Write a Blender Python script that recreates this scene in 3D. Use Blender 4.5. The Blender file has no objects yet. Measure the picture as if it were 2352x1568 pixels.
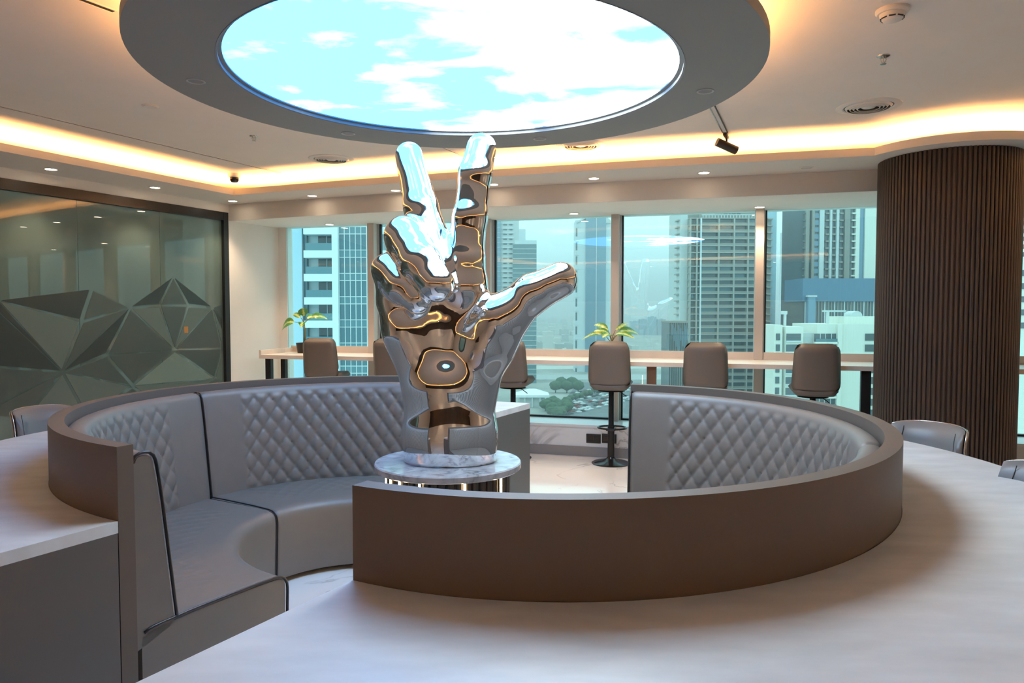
import bpy, bmesh, math, random
import numpy as np
from mathutils import Vector, Matrix, noise
random.seed(7)
PI = math.pi
C = bpy.context.scene.collection
scn = bpy.context.scene

# ---------------------------------------------------------------- camera
CZ, PITCH, FPX, PW, PH = 1.65, -0.0425, 1650.0, 2352, 1568
cam_data = bpy.data.cameras.new('camera')
cam_data.sensor_width = 36.0
cam_data.lens = FPX / PW * 36.0
cam_data.clip_start, cam_data.clip_end = 0.05, 20000.0
cam = bpy.data.objects.new('camera', cam_data)
cam.location = (0, 0, CZ)
cam.rotation_euler = (PI / 2 + PITCH, 0, 0)
C.objects.link(cam)
scn.camera = cam

# ---------------------------------------------------------------- light levels, world, exposure
scn.view_settings.view_transform = 'Standard'
scn.view_settings.look = 'None'
scn.view_settings.gamma = 1.0
scn.view_settings.use_curve_mapping = False
scn.view_settings.exposure = 0.3
SKY_LEVEL = 2.0          # overcast daylight
SCREEN_LEVEL = 6.8        # the luminous sky ceiling
COVE_LEVEL = 215.0          # warm cove strips along the walls
RING_LEVEL = 60.0          # warm strip on top of the ceiling ring
DOWN_LEVEL = 24.0         # lenses of the downlights
SPOT_W = 48.0              # watts of each lit downlight
WARM = (1.0, 0.455, 0.145)
scn.cycles.max_bounces = 12
scn.cycles.diffuse_bounces = 4
scn.cycles.glossy_bounces = 8
scn.cycles.transmission_bounces = 6
scn.cycles.transparent_max_bounces = 16
scn.cycles.volume_bounces = 0
scn.cycles.sample_clamp_indirect = 6.0
scn.cycles.caustics_reflective = False
scn.cycles.caustics_refractive = False
scn.cycles.use_denoising = True
try:
    scn.cycles.denoiser = 'OPENIMAGEDENOISE'
except Exception:
    pass

world = bpy.data.worlds.new('overcast_sky')
scn.world = world
world.use_nodes = True
wn, wl = world.node_tree.nodes, world.node_tree.links
bg = wn['Background']
tc = wn.new('ShaderNodeTexCoord'); sx = wn.new('ShaderNodeSeparateXYZ'); rp = wn.new('ShaderNodeValToRGB')
wl.new(tc.outputs['Generated'], sx.inputs[0]); wl.new(sx.outputs['Z'], rp.inputs[0])
rp.color_ramp.elements[0].position = 0.0; rp.color_ramp.elements[0].color = (0.50, 0.72, 0.78, 1)
rp.color_ramp.elements[1].position = 0.22; rp.color_ramp.elements[1].color = (0.80, 0.96, 0.99, 1)
wl.new(rp.outputs[0], bg.inputs['Color'])
bg.inputs['Strength'].default_value = SKY_LEVEL

# ---------------------------------------------------------------- helpers
def at(px, py, z):
    """world point at height z seen at a pixel of the photograph"""
    x = (px - PW / 2) / FPX; y = -(py - PH / 2) / FPX
    c, s = math.cos(PITCH), math.sin(PITCH)
    r = (x, c - s * y, s + c * y); t = (z - CZ) / r[2]
    return Vector((r[0] * t, r[1] * t, z))
def aty(px, py, d):
    """world point at distance y = d"""
    x = (px - PW / 2) / FPX; y = -(py - PH / 2) / FPX
    c, s = math.cos(PITCH), math.sin(PITCH)
    r = (x, c - s * y, s + c * y); t = d / r[1]
    return Vector((r[0] * t, d, CZ + r[2] * t))
def onvert(px, py, P, d):
    """world point on the vertical plane through P with horizontal direction d"""
    x = (px - PW / 2) / FPX; y = -(py - PH / 2) / FPX
    c, s = math.cos(PITCH), math.sin(PITCH)
    r = (x, c - s * y, s + c * y); n = (-d[1], d[0])
    t = (P[0] * n[0] + P[1] * n[1]) / (r[0] * n[0] + r[1] * n[1])
    return Vector((r[0] * t, r[1] * t, CZ + r[2] * t))

def link(name, me, mat=None, parent=None, smooth=False, loc=None):
    o = bpy.data.objects.new(name, me)
    C.objects.link(o)
    if mat is not None and not me.materials:
        me.materials.append(mat)
    if smooth:
        me.polygons.foreach_set('use_smooth', [True] * len(me.polygons))
    if parent is not None:
        o.parent = parent
    if loc is not None:
        o.location = loc
    return o
def pobj(name, verts, faces, mat, parent=None, smooth=False, loc=None):
    me = bpy.data.meshes.new(name)
    me.from_pydata([tuple(v) for v in verts], [], faces)
    me.update()
    return link(name, me, mat, parent, smooth, loc)
def bobj(name, bm, mat, parent=None, smooth=False, loc=None, auto=None):
    me = bpy.data.meshes.new(name)
    bmesh.ops.recalc_face_normals(bm, faces=bm.faces)
    bm.to_mesh(me); bm.free()
    o = link(name, me, mat, parent, smooth, loc)
    if auto is not None:
        sharp_by_angle(me, auto)
    return o
def sharp_by_angle(me, deg):
    me.polygons.foreach_set('use_smooth', [True] * len(me.polygons))
    me.set_sharp_from_angle(angle=math.radians(deg))
def thing(name, label, cat, loc=(0, 0, 0), rz=0.0, group=None):
    o = bpy.data.objects.new(name, None)
    C.objects.link(o)
    o.empty_display_size = 0.1
    o.location = loc; o.rotation_euler = (0, 0, rz)
    return tag(o, label, cat, group)
def tag(o, label, cat, group=None):
    o['label'] = label; o['category'] = cat
    if group:
        o['group'] = group
    return o
def struct(o):
    o['kind'] = 'structure'
    return o
def stuff(o):
    o['kind'] = 'stuff'
    return o
def box(bm, c, s, rot=None, bevel=0.0):
    m = Matrix.Translation(c)
    if rot is not None:
        m = m @ rot
    r = bmesh.ops.create_cube(bm, size=1.0, matrix=m @ Matrix.Diagonal((s[0], s[1], s[2], 1)))
    if bevel > 0:
        ed = list({e for v in r['verts'] for e in v.link_edges})
        bmesh.ops.bevel(bm, geom=ed, offset=bevel, segments=2, affect='EDGES', profile=0.6)
def boxo(name, c, s, mat, parent=None, rot=None, bevel=0.0):
    bm = bmesh.new(); box(bm, c, s, rot, bevel)
    return bobj(name, bm, mat, parent)
def cyl(bm, c, r, h, seg=24, r2=None, rot=None):
    m = Matrix.Translation(c)
    if rot is not None:
        m = m @ rot
    bmesh.ops.create_cone(bm, cap_ends=True, segments=seg, radius1=r, radius2=r if r2 is None else r2, depth=h, matrix=m)
def cylo(name, c, r, h, mat, parent=None, seg=24, r2=None, rot=None, auto=40):
    bm = bmesh.new(); cyl(bm, c, r, h, seg, r2, rot)
    return bobj(name, bm, mat, parent, auto=auto)
def lathe(profile, seg=32, close=False):
    """profile of (r, z) turned about z -> verts, faces"""
    V, F = [], []
    n = len(profile)
    for i in range(seg):
        a = 2 * PI * i / seg
        for r, z in profile:
            V.append((r * math.cos(a), r * math.sin(a), z))
    for i in range(seg):
        j = (i + 1) % seg
        for k in range(n if close else n - 1):
            k2 = (k + 1) % n
            F.append((i * n + k, j * n + k, j * n + k2, i * n + k2))
    return V, F
def latheo(name, profile, mat, parent=None, seg=32, loc=None, close=False, auto=35):
    V, F = lathe(profile, seg, close)
    bm = bmesh.new()
    vs = [bm.verts.new(v) for v in V]
    for f in F:
        try:
            bm.faces.new([vs[i] for i in f])
        except ValueError:
            pass
    bmesh.ops.remove_doubles(bm, verts=bm.verts, dist=1e-6)
    return bobj(name, bm, mat, parent, loc=loc, auto=auto)
def tube_data(pts, r, seg=8, closed=False):
    pts = [Vector(p) for p in pts]
    n = len(pts); V, F = [], []
    up = Vector((0, 0, 1)); prev = None
    for i, p in enumerate(pts):
        a = pts[(i - 1) % n] if (closed or i > 0) else p
        b = pts[(i + 1) % n] if (closed or i < n - 1) else p
        t = (b - a).normalized()
        if prev is None:
            ref = up if abs(t.z) < 0.9 else Vector((1, 0, 0))
            nn = t.cross(ref).normalized()
        else:
            nn = (prev - t * prev.dot(t)).normalized()
        prev = nn; bb = t.cross(nn)
        rr = r[i] if isinstance(r, (list, tuple)) else r
        for k in range(seg):
            an = 2 * PI * k / seg
            V.append(p + (nn * math.cos(an) + bb * math.sin(an)) * rr)
    m = n if closed else n - 1
    for i in range(m):
        j = (i + 1) % n
        for k in range(seg):
            F.append((i * seg + k, i * seg + (k + 1) % seg, j * seg + (k + 1) % seg, j * seg + k))
    if not closed:
        F.append(tuple(range(seg - 1, -1, -1))); F.append(tuple((n - 1) * seg + k for k in range(seg)))
    return V, F
def tubeo(name, pts, r, mat, parent=None, seg=8, closed=False):
    V, F = tube_data(pts, r, seg, closed)
    return pobj(name, V, F, mat, parent, smooth=True)
def prism(bm, pts, z0, z1):
    """vertical prism over a polygon"""
    lo = [bm.verts.new((p[0], p[1], z0)) for p in pts]
    hi = [bm.verts.new((p[0], p[1], z1)) for p in pts]
    n = len(pts)
    bm.faces.new(lo); bm.faces.new(hi)
    for i in range(n):
        j = (i + 1) % n
        bm.faces.new((lo[i], lo[j], hi[j], hi[i]))
def prismo(name, pts, z0, z1, mat, parent=None):
    bm = bmesh.new(); prism(bm, pts, z0, z1)
    return bobj(name, bm, mat, parent)
def strip(bm, A, B, z0, z1):
    """solid between two polylines A and B of equal length, from z0 to z1"""
    n = len(A)
    q = [[bm.verts.new((p[0], p[1], z)) for p in L] for L in (A, B) for z in (z0, z1)]
    a0, a1, b0, b1 = q
    for i in range(n - 1):
        for s in ((a0, a1), (a1, b1), (b1, b0), (b0, a0)):
            bm.faces.new((s[0][i], s[0][i + 1], s[1][i + 1], s[1][i]))
    bm.faces.new((a0[0], a1[0], b1[0], b0[0])); bm.faces.new((a0[-1], b0[-1], b1[-1], a1[-1]))
def stripo(name, A, B, z0, z1, mat, parent=None, auto=None):
    bm = bmesh.new(); strip(bm, A, B, z0, z1)
    return bobj(name, bm, mat, parent, auto=auto)
def copy_tree(o, parent=None):
    c = o.copy(); C.objects.link(c)
    if parent is not None:
        c.parent = parent
    for ch in o.children:
        copy_tree(ch, c)
    return c
def like(o, name, loc=None, rot=None, parent=None):
    """another object sharing the mesh of o"""
    c = bpy.data.objects.new(name, o.data); C.objects.link(c)
    if parent is not None: c.parent = parent
    if loc is not None: c.location = loc
    if rot is not None: c.rotation_euler = rot
    return c

# ---------------------------------------------------------------- materials
def nodes_of(m):
    m.use_nodes = True
    return m.node_tree.nodes, m.node_tree.links
def pm(name, col, rough=0.5, metal=0.0, spec=0.5, var=None, bump=None, coat=0.0, coat_rough=0.1):
    m = bpy.data.materials.new(name)
    N, L = nodes_of(m)
    b = N['Principled BSDF']
    b.inputs['Base Color'].default_value = (*col, 1)
    b.inputs['Roughness'].default_value = rough
    b.inputs['Metallic'].default_value = metal
    b.inputs['Specular IOR Level'].default_value = spec
    b.inputs['Coat Weight'].default_value = coat
    b.inputs['Coat Roughness'].default_value = coat_rough
    if var or bump:
        t = N.new('ShaderNodeTexCoord')
    if var:
        sc, amt = var[0], var[1]
        n = N.new('ShaderNodeTexNoise'); n.inputs['Scale'].default_value = sc; n.inputs['Detail'].default_value = 6
        mp = N.new('ShaderNodeMapping')
        if len(var) > 2: mp.inputs['Scale'].default_value = var[2]
        r = N.new('ShaderNodeValToRGB')
        r.color_ramp.elements[0].position = 0.3; r.color_ramp.elements[1].position = 0.7
        r.color_ramp.elements[0].color = (*[c * (1 - amt) for c in col], 1)
        r.color_ramp.elements[1].color = (*[min(1, c * (1 + amt)) for c in col], 1)
        L.new(t.outputs['Object'], mp.inputs[0]); L.new(mp.outputs[0], n.inputs['Vector'])
        L.new(n.outputs['Fac'], r.inputs[0]); L.new(r.outputs[0], b.inputs['Base Color'])
    if bump:
        n2 = N.new('ShaderNodeTexNoise'); n2.inputs['Scale'].default_value = bump[0]; n2.inputs['Detail'].default_value = 4
        bp = N.new('ShaderNodeBump'); bp.inputs['Strength'].default_value = bump[1]; bp.inputs['Distance'].default_value = 0.002
        L.new(t.outputs['Object'], n2.inputs['Vector']); L.new(n2.outputs['Fac'], bp.inputs['Height'])
        L.new(bp.outputs[0], b.inputs['Normal'])
    return m
def em(name, col, strength):
    m = bpy.data.materials.new(name)
    N, L = nodes_of(m)
    N.remove(N['Principled BSDF'])
    e = N.new('ShaderNodeEmission'); e.inputs['Color'].default_value = (*col, 1); e.inputs['Strength'].default_value = strength
    L.new(e.outputs[0], N['Material Output'].inputs['Surface'])
    return m
def marble(name, base, vein, scale, width=0.03, rough=0.12, soft=None):
    m = bpy.data.materials.new(name)
    N, L = nodes_of(m); b = N['Principled BSDF']
    t = N.new('ShaderNodeTexCoord')
    n = N.new('ShaderNodeTexNoise'); n.inputs['Scale'].default_value = scale; n.inputs['Detail'].default_value = 5; n.inputs['Distortion'].default_value = 1.6; n.inputs['Roughness'].default_value = 0.5
    r = N.new('ShaderNodeValToRGB')
    e = r.color_ramp.elements
    e[0].position = 0.5 - width; e[0].color = (0, 0, 0, 1)
    e[1].position = 0.5 + width; e[1].color = (0, 0, 0, 1)
    k = r.color_ramp.elements.new(0.5); k.color = (1, 1, 1, 1)
    n2 = N.new('ShaderNodeTexNoise'); n2.inputs['Scale'].default_value = scale * 1.7; n2.inputs['Detail'].default_value = 3
    mu = N.new('ShaderNodeMath'); mu.operation = 'MULTIPLY'
    r2 = N.new('ShaderNodeValToRGB'); r2.color_ramp.elements[0].position = 0.42; r2.color_ramp.elements[1].position = 0.62
    mx = N.new('ShaderNodeMix'); mx.data_type = 'RGBA'
    mx.inputs[6].default_value = (*base, 1); mx.inputs[7].default_value = (*vein, 1)
    L.new(t.outputs['Object'], n.inputs['Vector']); L.new(t.outputs['Object'], n2.inputs['Vector'])
    L.new(n.outputs['Fac'], r.inputs[0]); L.new(n2.outputs['Fac'], r2.inputs[0])
    L.new(r.outputs[0], mu.inputs[0]); L.new(r2.outputs[0], mu.inputs[1])
    L.new(mu.outputs[0], mx.inputs[0])
    last = mx.outputs[2]
    if soft:
        n3 = N.new('ShaderNodeTexNoise'); n3.inputs['Scale'].default_value = soft[0]; n3.inputs['Detail'].default_value = 8; n3.inputs['Distortion'].default_value = 0.8
        r3 = N.new('ShaderNodeValToRGB'); r3.color_ramp.elements[0].position = 0.35; r3.color_ramp.elements[1].position = 0.68
        r3.color_ramp.elements[0].color = (soft[1],) * 3 + (1,); r3.color_ramp.elements[1].color = (1, 1, 1, 1)
        m2 = N.new('ShaderNodeMix'); m2.data_type = 'RGBA'; m2.blend_type = 'MULTIPLY'; m2.inputs[0].default_value = 1.0
        L.new(t.outputs['Object'], n3.inputs['Vector']); L.new(n3.outputs['Fac'], r3.inputs[0])
        L.new(last, m2.inputs[6]); L.new(r3.outputs[0], m2.inputs[7]); last = m2.outputs[2]
    L.new(last, b.inputs['Base Color'])
    b.inputs['Roughness'].default_value = rough
    return m
def pane_mat(name, tint, body=None, body_amt=0.0, rough=0.0, gain=1.0):
    """thin flat glass: tinted see-through with mirror reflection by Fresnel, optionally with a frosted body"""
    m = bpy.data.materials.new(name)
    N, L = nodes_of(m); N.remove(N['Principled BSDF'])
    tr = N.new('ShaderNodeBsdfTransparent'); tr.inputs[0].default_value = (*tint, 1)
    gl = N.new('ShaderNodeBsdfGlossy'); gl.inputs['Roughness'].default_value = rough; gl.inputs[0].default_value = (1, 1, 1, 1)
    g = N.new('ShaderNodeNewGeometry')
    mr = N.new('ShaderNodeMapRange'); mr.inputs['To Min'].default_value = 1.5; mr.inputs['To Max'].default_value = 1 / 1.5
    fr = N.new('ShaderNodeFresnel')
    L.new(g.outputs['Backfacing'], mr.inputs['Value']); L.new(mr.outputs[0], fr.inputs['IOR'])
    k = N.new('ShaderNodeMath'); k.operation = 'MULTIPLY'; k.inputs[1].default_value = gain; k.use_clamp = True
    L.new(fr.outputs[0], k.inputs[0])
    src = tr.outputs[0]
    if body is not None:
        df = N.new('ShaderNodeBsdfDiffuse'); df.inputs[0].default_value = (*body, 1)
        mb = N.new('ShaderNodeMixShader'); mb.inputs[0].default_value = body_amt
        L.new(tr.outputs[0], mb.inputs[1]); L.new(df.outputs[0], mb.inputs[2]); src = mb.outputs[0]
    mx = N.new('ShaderNodeMixShader')
    L.new(k.outputs[0], mx.inputs[0]); L.new(src, mx.inputs[1]); L.new(gl.outputs[0], mx.inputs[2])
    L.new(mx.outputs[0], N['Material Output'].inputs['Surface'])
    return m
def sky_screen_mat():
    m = bpy.data.materials.new('sky_picture_screen')
    N, L = nodes_of(m); N.remove(N['Principled BSDF'])
    t = N.new('ShaderNodeTexCoord')
    n = N.new('ShaderNodeTexNoise'); n.inputs['Scale'].default_value = 1.7; n.inputs['Detail'].default_value = 7; n.inputs['Roughness'].default_value = 0.55; n.inputs['Distortion'].default_value = 0.3
    mp = N.new('ShaderNodeMapping'); mp.inputs['Scale'].default_value = (1, 1.25, 1); mp.inputs['Location'].default_value = (3.1, 1.7, 0)
    s = N.new('ShaderNodeSeparateXYZ')
    ml = N.new('ShaderNodeMath'); ml.operation = 'MULTIPLY_ADD'; ml.inputs[1].default_value = 0.11
    r = N.new('ShaderNodeValToRGB')
    r.color_ramp.elements[0].position = 0.44; r.color_ramp.elements[0].color = (0.062, 0.30, 0.80, 1)
    r.color_ramp.elements[1].position = 0.575; r.color_ramp.elements[1].color = (1.95, 2.35, 2.55, 1)
    k = r.color_ramp.elements.new(0.515); k.color = (0.13, 0.37, 0.80, 1)
    L.new(t.outputs['Object'], mp.inputs[0]); L.new(mp.outputs[0], n.inputs['Vector']); L.new(t.outputs['Object'], s.inputs[0])
    L.new(s.outputs['X'], ml.inputs[0]); L.new(n.outputs['Fac'], ml.inputs[2]); L.new(ml.outputs[0], r.inputs[0])
    e = N.new('ShaderNodeEmission'); e.inputs['Strength'].default_value = SCREEN_LEVEL
    L.new(r.outputs[0], e.inputs['Color']); L.new(e.outputs[0], N['Material Output'].inputs['Surface'])
    return m
def leaf_mat():
    m = bpy.data.materials.new('variegated_leaf')
    N, L = nodes_of(m); b = N['Principled BSDF']
    t = N.new('ShaderNodeTexCoord'); s = N.new('ShaderNodeSeparateXYZ')
    a = N.new('ShaderNodeMath'); a.operation = 'ABSOLUTE'
    n = N.new('ShaderNodeTexNoise'); n.inputs['Scale'].default_value = 38; n.inputs['Detail'].default_value = 3
    ad = N.new('ShaderNodeMath'); ad.operation = 'MULTIPLY_ADD'; ad.inputs[1].default_value = 0.05
    r = N.new('ShaderNodeValToRGB')
    r.color_ramp.elements[0].position = 0.030; r.color_ramp.elements[0].color = (0.62, 0.68, 0.20, 1)
    r.color_ramp.elements[1].position = 0.046; r.color_ramp.elements[1].color = (0.075, 0.25, 0.045, 1)
    L.new(t.outputs['Object'], s.inputs[0]); L.new(s.outputs['Y'], a.inputs[0]); L.new(t.outputs['Object'], n.inputs['Vector'])
    L.new(n.outputs['Fac'], ad.inputs[0]); L.new(a.outputs[0], ad.inputs[2]); L.new(ad.outputs[0], r.inputs[0])
    L.new(r.outputs[0], b.inputs['Base Color']); b.inputs['Roughness'].default_value = 0.35
    return m

M = {}
M['ceiling'] = pm('ceiling_paint', (0.80, 0.745, 0.675), 0.75, var=(3, 0.02))
M['soffit'] = pm('soffit_paint', (0.70, 0.66, 0.61), 0.7)
M['ring'] = pm('ring_grey_paint', (0.27, 0.27, 0.255), 0.6)
M['rim'] = pm('screen_rim_metal', (0.20, 0.20, 0.20), 0.6)
M['wall'] = pm('wall_paint', (0.82, 0.77, 0.71), 0.7, var=(2, 0.02))
M['darkwall'] = pm('dark_timber_panel', (0.06, 0.044, 0.034), 0.5, var=(5, 0.25, (1, 1, 0.1)))
M['black'] = pm('black_metal', (0.012, 0.012, 0.013), 0.4)
M['blackgloss'] = pm('black_gloss_metal', (0.02, 0.02, 0.022), 0.18, metal=0.5)
M['gasket'] = pm('black_rubber_gasket', (0.008, 0.01, 0.011), 0.5)
M['mullion'] = pm('mullion_paint', (0.60, 0.52, 0.46), 0.45)
M['mullion_grey'] = pm('mullion_anodised', (0.48, 0.50, 0.51), 0.35, metal=0.3)
M['window'] = pane_mat('tinted_window_glass', (0.76, 0.935, 0.94), gain=1.25)
M['floor'] = marble('floor_marble', (0.78, 0.74, 0.71), (0.36, 0.33, 0.33), 0.8, 0.012, 0.09)
M['parapet'] = marble('parapet_marble', (0.74, 0.72, 0.71), (0.42, 0.40, 0.40), 1.1, 0.02, 0.15)
M['grey_base'] = pm('grey_baseboard', (0.25, 0.24, 0.24), 0.5)
M['sill'] = pm('sill_stone', (0.70, 0.72, 0.73), 0.3)
M['counter'] = pm('counter_stone', (0.78, 0.775, 0.77), 0.37, spec=0.95, var=(4, 0.10, (1.0, 2.6, 1.0)), bump=(180, 0.05))
M['counter_edge'] = pm('counter_edge_stone', (0.66, 0.63, 0.58), 0.5, var=(22, 0.14))
M['taupe'] = pm('taupe_laminate', (0.105, 0.088, 0.075), 0.50, spec=0.5, bump=(400, 0.03))
M['grey_panel'] = pm('grey_laminate', (0.105, 0.103, 0.10), 0.45)
M['leather'] = pm('grey_leather', (0.152, 0.140, 0.128), 0.42, spec=0.5, bump=(260, 0.10), var=(14, 0.03))
M['piping'] = pm('black_piping', (0.012, 0.012, 0.016), 0.35)
M['chrome'] = pm('polished_steel', (0.93, 0.93, 0.925), 0.012, metal=1.0)
M['pedestal_top'] = marble('pedestal_marble', (0.60, 0.61, 0.64), (0.24, 0.25, 0.29), 6.5, 0.07, 0.10, soft=(9, 0.62))
M['pedestal_edge'] = marble('pedestal_marble_edge', (0.42, 0.42, 0.43), (0.2, 0.2, 0.22), 9, 0.07, 0.3, soft=(14, 0.6))
M['slat'] = pm('dark_fluted_timber', (0.052, 0.040, 0.032), 0.5, var=(9, 0.22, (1, 1, 0.06)))
M['slat_back'] = pm('column_core', (0.05, 0.04, 0.032), 0.7)
M['slat_dark'] = pm('pedestal_flute', (0.05, 0.042, 0.034), 0.45)
M['stool'] = pm('taupe_leatherette', (0.140, 0.122, 0.106), 0.5, bump=(300, 0.05))
M['chair'] = pm('blue_grey_leather', (0.17, 0.18, 0.19), 0.4, bump=(300, 0.06))
M['steel'] = pm('brushed_steel', (0.62, 0.60, 0.58), 0.25, metal=1.0)
M['desk'] = pm('desk_laminate', (0.72, 0.62, 0.54), 0.4, var=(6, 0.05, (0.3, 3, 1)))
M['desk_wood'] = pm('desk_leg_timber', (0.14, 0.07, 0.035), 0.5, var=(10, 0.2, (1, 1, 0.1)))
M['plastic'] = pm('white_plastic', (0.72, 0.68, 0.62), 0.45)
M['blank'] = pm('blank_disc_plastic', (0.52, 0.51, 0.49), 0.5)
M['pot'] = pm('black_pot', (0.012, 0.012, 0.012), 0.4)
M['soil'] = pm('potting_soil', (0.03, 0.02, 0.012), 0.95)
M['stem'] = pm('plant_stem', (0.16, 0.15, 0.05), 0.6)
M['leaf'] = leaf_mat()
M['screen'] = sky_screen_mat()
M['cove'] = em('cove_strip_light', WARM, COVE_LEVEL)
M['ringled'] = em('ring_strip_light', WARM, RING_LEVEL)
M['lens'] = em('downlight_lens', (1.0, 0.80, 0.58), DOWN_LEVEL)
M['pedled'] = em('pedestal_strip_light', (1.0, 0.72, 0.40), 14.0)
M['frost'] = pane_mat('frosted_partition_glass', (0.50, 0.58, 0.55), (0.135, 0.185, 0.165), 0.62, gain=1.5)
M['film'] = [pm('film_dark', (0.022, 0.034, 0.034), 0.3), pm('film_mid', (0.050, 0.074, 0.072), 0.3), pm('film_light', (0.085, 0.125, 0.118), 0.3), pm('film_pale', (0.13, 0.19, 0.175), 0.3)]
M['film_line'] = pm('film_line', (0.27, 0.33, 0.31), 0.4)
M['curtain'] = pm('meeting_room_curtain', (0.42, 0.43, 0.38), 0.9)

# ================================================================ the setting
WIN_A, WIN_D = Vector((-3.02, 9.70)), Vector((0.9625, -0.2713))      # glass line of the window wall
WN = Vector((0.2713, 0.9625))                                        # outward normal
def win(s, off=0.0):
    p = WIN_A + WIN_D * s + WN * off
    return (p.x, p.y)
Z_CEIL, Z_LIP, Z_SOF, Z_HEAD, Z_SILL = 3.15, 3.032, 2.964, 2.764, 0.36
LEFT_A, LEFT_B, LEFT_C = Vector((-4.661, 6.601)), Vector((-3.511, 8.964)), Vector((-3.02, 9.95))
LEFT_D = (LEFT_B - LEFT_A).normalized()
left0 = LEFT_A - LEFT_D * 6.3                                         # runs back past the camera
YB = -4.6
XR = 7.2

floor_pts = [(left0.x - 0.3, YB), (XR + 0.1, YB), (XR + 0.1, 7.0), win(10.6, 0.1), win(-0.4, 0.1), (left0.x - 0.3, left0.y)]
struct(prismo('floor', floor_pts, -0.2, 0.0, M['floor']))
ceil_pts = [(left0.x - 0.5, YB), (XR + 0.1, YB), (XR + 0.1, 7.0), win(10.6, 0.1), win(-0.4, 0.4), (left0.x - 0.5, left0.y)]
struct(prismo('ceiling', ceil_pts, Z_CEIL, Z_CEIL + 0.2, M['ceiling']))
struct(prismo('wall_back', [(left0.x - 0.5, YB), (XR + 0.1, YB), (XR + 0.1, YB - 0.2), (left0.x - 0.5, YB - 0.2)], 0, Z_CEIL, M['darkwall']))
struct(prismo('trim_8', [(left0.x - 0.3, YB + 0.03), (XR, YB + 0.03), (XR, YB + 0.001), (left0.x - 0.3, YB + 0.001)], 0, 1.95, M['wall']))  # unseen pale panel, added to lighten the reflection in the wrist
struct(prismo('wall_left_rear', [(left0.x - 0.3, YB), (left0.x - 0.3, left0.y + 0.1), (left0.x - 0.5, left0.y + 0.1), (left0.x - 0.5, YB)], 0, Z_CEIL, M['wall']))
struct(prismo('wall_right', [(XR, YB), (XR, 6.9), (XR + 0.2, 6.9), (XR + 0.2, YB)], 0, Z_CEIL, M['wall']))

# left wall: black framed glass partition, then a white return up to the window
def lw(t, off=0.0):
    n = Vector((LEFT_D.y, -LEFT_D.x))                               # into the room
    p = LEFT_A + LEFT_D * t + n * off
    return (p.x, p.y)
LEN_B = (LEFT_B - LEFT_A).length
T_F1 = LEN_B - 0.02                                                  # right edge of the frame
T_END = (LEFT_C - LEFT_A).length
Z_FR = 2.862
struct(prismo('wall_left', [lw(T_F1), lw(T_END), lw(T_END, -0.25), lw(T_F1, -0.25)], 0, Z_CEIL, M['wall']))
struct(prismo('trim_1', [lw(-6.3), lw(T_F1), lw(T_F1, -0.25), lw(-6.3, -0.25)], Z_FR, Z_CEIL, M['wall']))
part = struct(prismo('wall_partition', [lw(-6.3, 0.01), lw(T_F1, 0.01), lw(T_F1, -0.07), lw(-6.3, -0.07)], Z_FR - 0.10, Z_FR, M['black']))
prismo('frame_jamb', [lw(T_F1 - 0.07, 0.012), lw(T_F1 + 0.002, 0.012), lw(T_F1 + 0.002, -0.072), lw(T_F1 - 0.07, -0.072)], 0.0, Z_FR, M['black'], part)
prismo('frame_rail', [lw(-6.3, 0.01), lw(T_F1, 0.01), lw(T_F1, -0.07), lw(-6.3, -0.07)], 0.0, 0.06, M['black'], part)
GOFF = -0.03
def gpt(px, py):
    p = lw(0, GOFF)
    return onvert(px, py, p, LEFT_D)
def gt(px):
    p = gpt(px, 700); return (Vector((p.x, p.y)) - Vector(lw(0, GOFF))).dot(LEFT_D)
seams = [-6.3, -4.7, -3.1, -1.5, gt(183) - 0.005, gt(370), T_F1 - 0.07]
seams[3] = seams[4] - (seams[5] - seams[4])
seams[2] = seams[3] - (seams[5] - seams[4]); seams[1] = seams[2] - 1.3; seams[0] = -6.3
for i in range(len(seams) - 1):
    a, b = seams[i] + 0.003, seams[i + 1] - 0.003
    prismo('pane', [lw(a, GOFF), lw(b, GOFF), lw(b, GOFF - 0.012), lw(a, GOFF - 0.012)], 0.06, Z_FR - 0.10, M['frost'], part)
# printed film triangles on the room side of the glass
FV = {'a': (-6, 689), 'b': (210.5, 662.3), 'c': (187.5, 737), 'd': (298.5, 705.6), 'e': (143.5, 853.7), 'f': (398, 634.8), 'g': (488, 705.6),
      'h': (366.6, 700.6), 'i': (432.5, 700.6), 'j': (401, 803), 'k': (245, 815.4), 'l': (304.2, 886), 'm': (511, 697), 'n': (511, 733),
      'o': (511, 758), 'p': (511, 800), 'q': (494, 869), 'r': (-60, 660), 's': (-60, 840), 't': (-60, 960), 'u': (60, 960), 'v': (511, 880), 'w': (200, 960), 'x': (400, 950)}
TR = [('abc', 0), ('bdc', 1), ('ace', 2), ('cde', 1), ('rae', 0), ('res', 0), ('dek', 0), ('dkj', 1), ('fhd', 0), ('fih', 1), ('fgi', 0), ('dhj', 2),
      ('hij', 1), ('igj', 2), ('gjp', 1), ('gmn', 1), ('gno', 0), ('gop', 2), ('kjl', 1), ('jql', 3), ('jpq', 1), ('ekl', 1), ('set', 1), ('teu', 1), ('euw', 2), ('ewl', 2), ('lwx', 1), ('lqx', 2), ('qpv', 2), ('qvx', 1)]
shift = gpt(*FV['a']) - gpt(511, 697); shift.z = 0
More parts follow.
